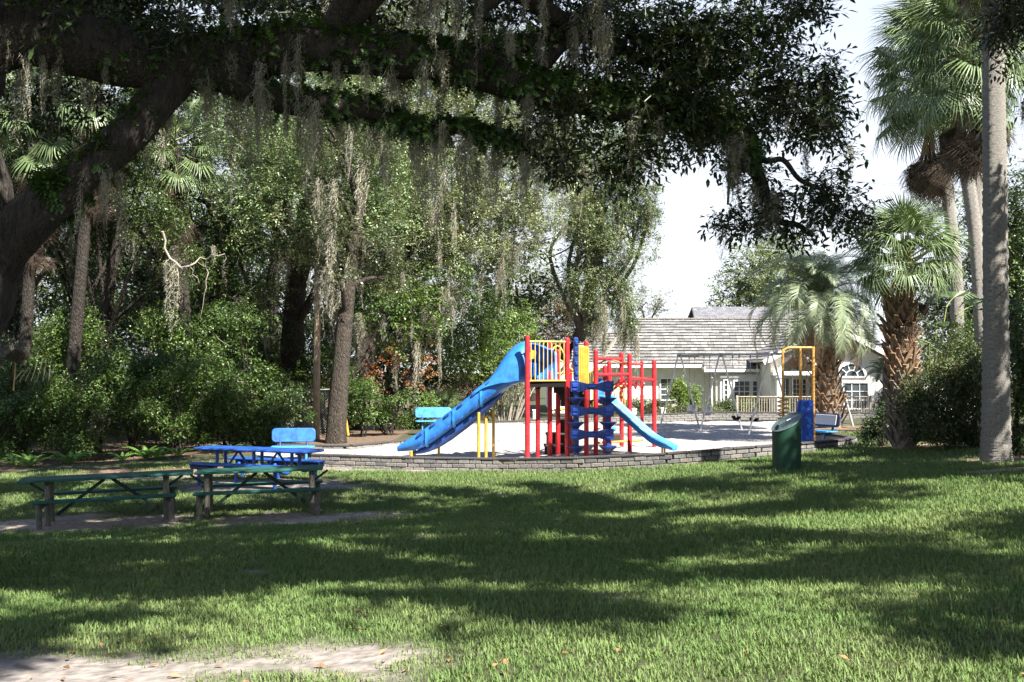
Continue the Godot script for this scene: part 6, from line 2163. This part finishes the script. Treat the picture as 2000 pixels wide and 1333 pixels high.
func build_furniture():
	var y := func(p: Vector3) -> Vector3:
		return Vector3(p.x, ground(p.x, -p.z) - .01, p.z)
	green_table("left green picnic table with brown posts, the nearer of two standing end to end", y.call(Vector3(-8.2, 0, -18.95)), y.call(Vector3(-5.6, 0, -19.7)), 2.8, 2.25)
	green_table("right green picnic table with brown posts, in front of the blue table", y.call(Vector3(-5.35, 0, -19.75)), y.call(Vector3(-3.5, 0, -20.05)), 2.18, 2.15)
	# blue table
	var t := thing("picnic_table", "blue coated metal picnic table with round edged benches behind the green ones", "picnic table", spot(-5.32, 23.6), -.42)
	var b := MB.new()
	rounded_slab(b, Vector3(0, .70, 0), 2.85, .74, .04, Basis.IDENTITY, .12)
	part(t, "table_top", b.done(), M.table_blue)
	for s: float in [-1.0, 1.0]:
		b = MB.new()
		rounded_slab(b, Vector3(s * .1, .425, s * .74), 2.4, .27, .04, Basis.IDENTITY, .1)
		part(t, "bench_seat", b.done(), M.table_blue)
		b = MB.new()
		for x in [-.85, 0, .85]:
			b.box(Vector3(x, .36, s * .74), Vector3(.5, .08, .2), Basis.IDENTITY, .02)
		part(t, "seat_bracket", b.done(), M.navy)
	for x in [-.95, 0.0, .95]:
		for s: float in [-1.0, 1.0]:
			b = MB.new()
			b.tube(smooth_path([Vector3(x, .68, s * .14), Vector3(x, .42, s * .14), Vector3(x, .30, s * .2), Vector3(x, .26, s * .36), Vector3(x, .3, s * .52), Vector3(x, .38, s * .72)], 4), smooth_radii([.036, .036, .036, .036, .036, .036], 4), 10)
			part(t, "support_arm", b.done(), M.table_blue)
			b = MB.new()
			b.tube([Vector3(x, -.08, s * .72), Vector3(x, .36, s * .72)], [.04, .036], 10)
			part(t, "leg", b.done(), M.table_blue)
	for x in [-.5, .5]:
		b = MB.new()
		b.rod(Vector3(x - .3, .30, 0), Vector3(x, .66, .0), .025, 8)
		b.rod(Vector3(x + .3, .30, 0), Vector3(x, .66, .0), .025, 8)
		part(t, "brace", b.done(), M.table_blue)
	bench("blue metal bench at the left end of the sand just behind the blue picnic table", spot(-5.25, 27.0, .0), .12, 1.0, M.bench_light, M.bench_blue)
	bench("light blue bench seen over the lower half of the tube slide", Vector3(-2.55, .0, -36.6), .1, 1.15, M.bench_light, M.bench_light)
	var rb := bench("blue bench with pale plaque on its back seen end on beside the climbing frame", Vector3(7.62, sand_level(7.6, 28), -28.2), -PI * .36, 1.15, M.bench_light, M.navy)
	b = MB.new()
	b.box(Vector3(.1, .73, -.212), Vector3(.78, .25, .02), Basis(Vector3(1, 0, 0), -.18), .008)
	part(rb, "plaque", b.done(), M.plaque)
	# the green bin with slanted top
	var bin := thing("litter_bin", "dark green round litter bin with slanted grey top on the lawn", "litter bin", spot(5.24, 21.5))
	var R := .272
	var hgt := func(x: float, z: float) -> float:
		return .92 + x * .56 - z * .30
	b = MB.new()
	var n := 40
	for k in n:
		var a0 := TAU * k / n
		var a1 := TAU * (k + 1) / n
		var p0 := Vector3(cos(a0), 0, sin(a0))
		var p1 := Vector3(cos(a1), 0, sin(a1))
		var q := [p1 * R, p0 * R, p0 * R, p1 * R]
		var hs := [-.05, -.05, hgt.call(p0.x * R, p0.z * R), hgt.call(p1.x * R, p1.z * R)]
		var nn := [p1, p0, p0, p1]
		var f := b.v.size()
		for j in 4:
			b.pt(Vector3(q[j].x, hs[j], q[j].z), nn[j])
		b.face(f, f + 1, f + 2); b.face(f, f + 2, f + 3)
	b.lathe([Vector2(R + .012, -.05), Vector2(R + .012, .02), Vector2(R, .028)], 40)
	part(bin, "body", b.done(), M.bin_green)
	b = MB.new()
	var rim := []
	var rr := []
	for k in n + 1:
		var an := TAU * k / n
		rim.append(Vector3(cos(an) * R, hgt.call(cos(an) * R, sin(an) * R), sin(an) * R))
		rr.append(.013)
	b.tube(rim, rr, 8, false)
	for k in n:
		b.tri(Vector3(0, hgt.call(0, 0) + .004, 0), rim[k + 1] + Vector3(0, .004, 0), rim[k] + Vector3(0, .004, 0))
	part(bin, "slanted_lid", b.done(), M.bin_top)
	var up := Vector3(-.56, 1, .30).normalized()
	var tx := Vector3(1, .56, 0).normalized()
	var bs := Basis(tx, up, tx.cross(up))
	for q in [[-.19, .07], [-.165, -.005]]:
		b = MB.new()
		b.lathe([Vector2(0, .012), Vector2(.022, .012), Vector2(.026, .03), Vector2(.034, .03), Vector2(.036, 0)], 14, Vector3(q[0], hgt.call(q[0], q[1]), q[1]), bs)
		part(bin, "cup_hole", b.done(), M.black)
	b = MB.new()
	b.box(Vector3(-.03, hgt.call(-.03, -.0) + .012, .0), Vector3(.22, .012, .012), bs, .003)
	b.rod(Vector3(.0, hgt.call(0, 0), 0), Vector3(-.015, hgt.call(0, 0) + .06, .008), .008, 6)
	part(bin, "lid_handle", b.done(), M.bin_green)
	b = MB.new()
	b.box(Vector3(.05, hgt.call(.05, -.03) + .010, -.03), Vector3(.085, .006, .035), bs, .002)
	part(bin, "label_plate", b.done(), M.white)

# ---------------------------------------------------------------- pole, fence, cart and other small things
func build_extras():
	var b := MB.new()
	var foot := spot(-6.0, 34.5)
	var t := thing("utility_pole", "slim tan wooden utility pole beside the shaggy leaning trunk", "utility pole", foot)
	b.tube([Vector3(0, -.3, 0), Vector3(.02, 3.5, 0), Vector3(0, 7.0 - foot.y, 0)], [.115, .10, .085], 12)
	part(t, "pole", b.done(), M.pole)
	b = MB.new()
	b.box(Vector3(0, 6.4, .12), Vector3(.12, .2, .1), Basis.IDENTITY, .02)
	b.rod(Vector3(.02, 6.6, .12), Vector3(.02, 6.9, .12), .03, 8)
	part(t, "bracket", b.done(), M.galv)
	var g0 := spot(-4.97, 34.3)
	var g := thing("guy_wire", "yellow plastic guard on a steel guy wire slanting beside the utility pole", "guy wire", g0)
	var tip := Vector3(-5.95, 6.5, -34.5) - g0
	b = MB.new()
	b.rod(Vector3(0, -.1, 0), tip, .008, 5)
	part(g, "wire", b.done(), M.galv)
	b = MB.new()
	b.tube([tip * .02, tip * .30], [.04, .04], 8)
	part(g, "guard", b.done(), M.yellow)
	# chain link fence
	var f := thing("chain_link_fence", "grey chain link fence with posts behind the blue bench", "fence", spot(-6.6, 35.2))
	var O := f.position
	for x in [-7.75, -7.35, -6.2, -5.3]:
		b = MB.new()
		var h := 1.5 if x > -7.6 else 1.62
		b.rod(spot(x, 35.2, -.1) - O, spot(x, 35.2, h) - O, .05 if x < -7.6 else .028, 8)
		part(f, "post", b.done(), M.galv)
	b = MB.new()
	b.rod(Vector3(-7.75, 1.45, -35.2) - O, Vector3(-5.3, 1.52, -35.2) - O, .022, 7)
	part(f, "top_rail", b.done(), M.galv)
	b = MB.new()
	for k in 46:
		for s: float in [-1.0, 1.0]:
			var x0 := -7.9 + k * .075
			var p0 := Vector3(x0, .02, -35.2 + s * .003)
			var p1 := Vector3(x0 + s * 1.4, 1.45, -35.2 + s * .003)
			var lo := 0.0
			var hi := 1.0
			if s > 0 and p1.x > -5.3: hi = (-5.3 - p0.x) / (p1.x - p0.x)
			if s < 0 and p1.x < -7.75: hi = (p0.x + 7.75) / 1.4
			if p0.x < -7.75 or p0.x > -5.3 or hi <= 0: continue
			b.tube([p0.lerp(p1, lo) - O, p0.lerp(p1, hi) - O], [.003, .003], 3, false)
	part(f, "wire_mesh", b.done(), M.galv).set_meta("kind", "stuff")
	# wires in the sky
	var wl := [["upper thin power line crossing the white sky over the house", at(1240, 297, 70), at(2060, 390, 60)], ["lower thin power line dipping behind the dark oak leaves", at(1080, 432, 60), at(1560, 492, 66)], ["middle thin power line between oak and palms", at(1260, 318, 72), at(2060, 372, 64)]]
	for q in wl:
		var a: Vector3 = q[1]
		var c: Vector3 = q[2]
		var pp := []
		var rr := []
		for k in 17:
			var s := k / 16.0
			pp.append(a.lerp(c, s) - Vector3(0, sin(s * PI) * .25, 0) - a)
			rr.append(.012)
		b = MB.new()
		b.tube(pp, rr, 5)
		var w := part(self, "power_line", b.done(), M.galv)
		w.position = a
		tag(w, q[0], "power line", "power lines in the sky")
	# little grey boxes along the back wall
	var where := [[1045, 816, 46.5, "left of the tower posts"], [1238, 815, 47.5, "in front of the clipped hedge"], [1295, 806, 48.5, "at the foot of the round shrub"]]
	var proto: Node3D = null
	for q in where:
		var p := at(q[0], q[1], q[2])
		p.y = .0
		var lb: String = "small pale utility box " + q[3]
		if proto == null:
			proto = thing("utility_box", lb, "utility box", p, 0.0, "utility boxes behind the far wall")
			b = MB.new()
			b.box(Vector3(0, .2, 0), Vector3(.2, .42, .2), Basis.IDENTITY, .015)
			part(proto, "body", b.done(), M.plaque)
			b = MB.new()
			b.box(Vector3(0, .43, 0), Vector3(.24, .05, .24), Basis.IDENTITY, .015)
			part(proto, "lid", b.done(), M.white)
		else:
			copy_of(proto, p, .2, lb)
	# the cart beyond the light blue bench
	var c0 := Vector3(-3.15, ground(-3.15, 46), -46)
	var cart := thing("golf_cart", "small white golf cart with flat pale roof parked beyond the light blue bench", "golf cart", c0, .35)
	b = MB.new()
	b.box(Vector3(0, 1.62, 0), Vector3(.98, .07, 1.5), Basis.IDENTITY, .03)
	part(cart, "roof", b.done(), M.white)
	b = MB.new()
	for x in [-.42, .42]:
		b.rod(Vector3(x, .75, .62), Vector3(x * .95, 1.6, .5), .022, 6)
		b.rod(Vector3(x, .65, -.62), Vector3(x * .95, 1.6, -.6), .022, 6)
	part(cart, "roof_post", b.done(), M.black)
	b = MB.new()
	b.box(Vector3(0, 1.2, .57), Vector3(.82, .72, .012), Basis(Vector3(1, 0, 0), -.13))
	part(cart, "windshield", b.done(), M.glass)
	b = MB.new()
	b.prism(PackedVector2Array([Vector2(-1.0, .3), Vector2(-1.1, .62), Vector2(-.85, .82), Vector2(-.6, .8), Vector2(-.5, .42), Vector2(.15, .42), Vector2(.2, .68), Vector2(1.0, .72), Vector2(1.1, .4), Vector2(1.0, .3)]), 1.0, Transform3D(Basis(Vector3.UP, PI / 2), Vector3(-.5, 0, 0)))
	part(cart, "body", b.done(), M.white)
	b = MB.new()
	b.box(Vector3(0, .76, -.3), Vector3(.9, .12, .45), Basis.IDENTITY, .04)
	b.box(Vector3(0, 1.0, -.55), Vector3(.9, .38, .1), Basis.IDENTITY, .04)
	part(cart, "seat", b.done(), M.black)
	for x in [-.42, .42]:
		for z in [-.7, .72]:
			b = MB.new()
			b.lathe([Vector2(0, -.08), Vector2(.19, -.08), Vector2(.22, -.04), Vector2(.22, .04), Vector2(.19, .08), Vector2(0, .08)], 16, Vector3(x, .22, z), Basis(Vector3(0, 0, 1), PI / 2))
			var w := part(cart, "wheel", b.done(), M.black)
			b = MB.new()
			b.lathe([Vector2(0, -.09), Vector2(.11, -.09), Vector2(.11, .09), Vector2(0, .09)], 12, Vector3(x, .22, z), Basis(Vector3(0, 0, 1), PI / 2))
			part(w, "rim", b.done(), M.steel)
	# twigs on the lawn
	for q in [[-1.05, 13.2, "small dry twig on the grass left of the middle"], [-2.4, 17.6, "dry twig on the lawn right of the green tables"], [-.15, 20.6, "pale dry leaf scrap on the far lawn"]]:
		b = MB.new()
		b.tube([Vector3(-.12, .02, 0), Vector3(0, .05, .02), Vector3(.08, .13, 0)], [.006, .008, .004], 5)
		b.tube([Vector3(0, .05, .02), Vector3(.06, .05, .08)], [.006, .003], 5)
		var w := part(self, "twig", b.done(), M.dead_wood)
		w.position = spot(q[0], q[1], .02)
		tag(w, q[2], "twig")
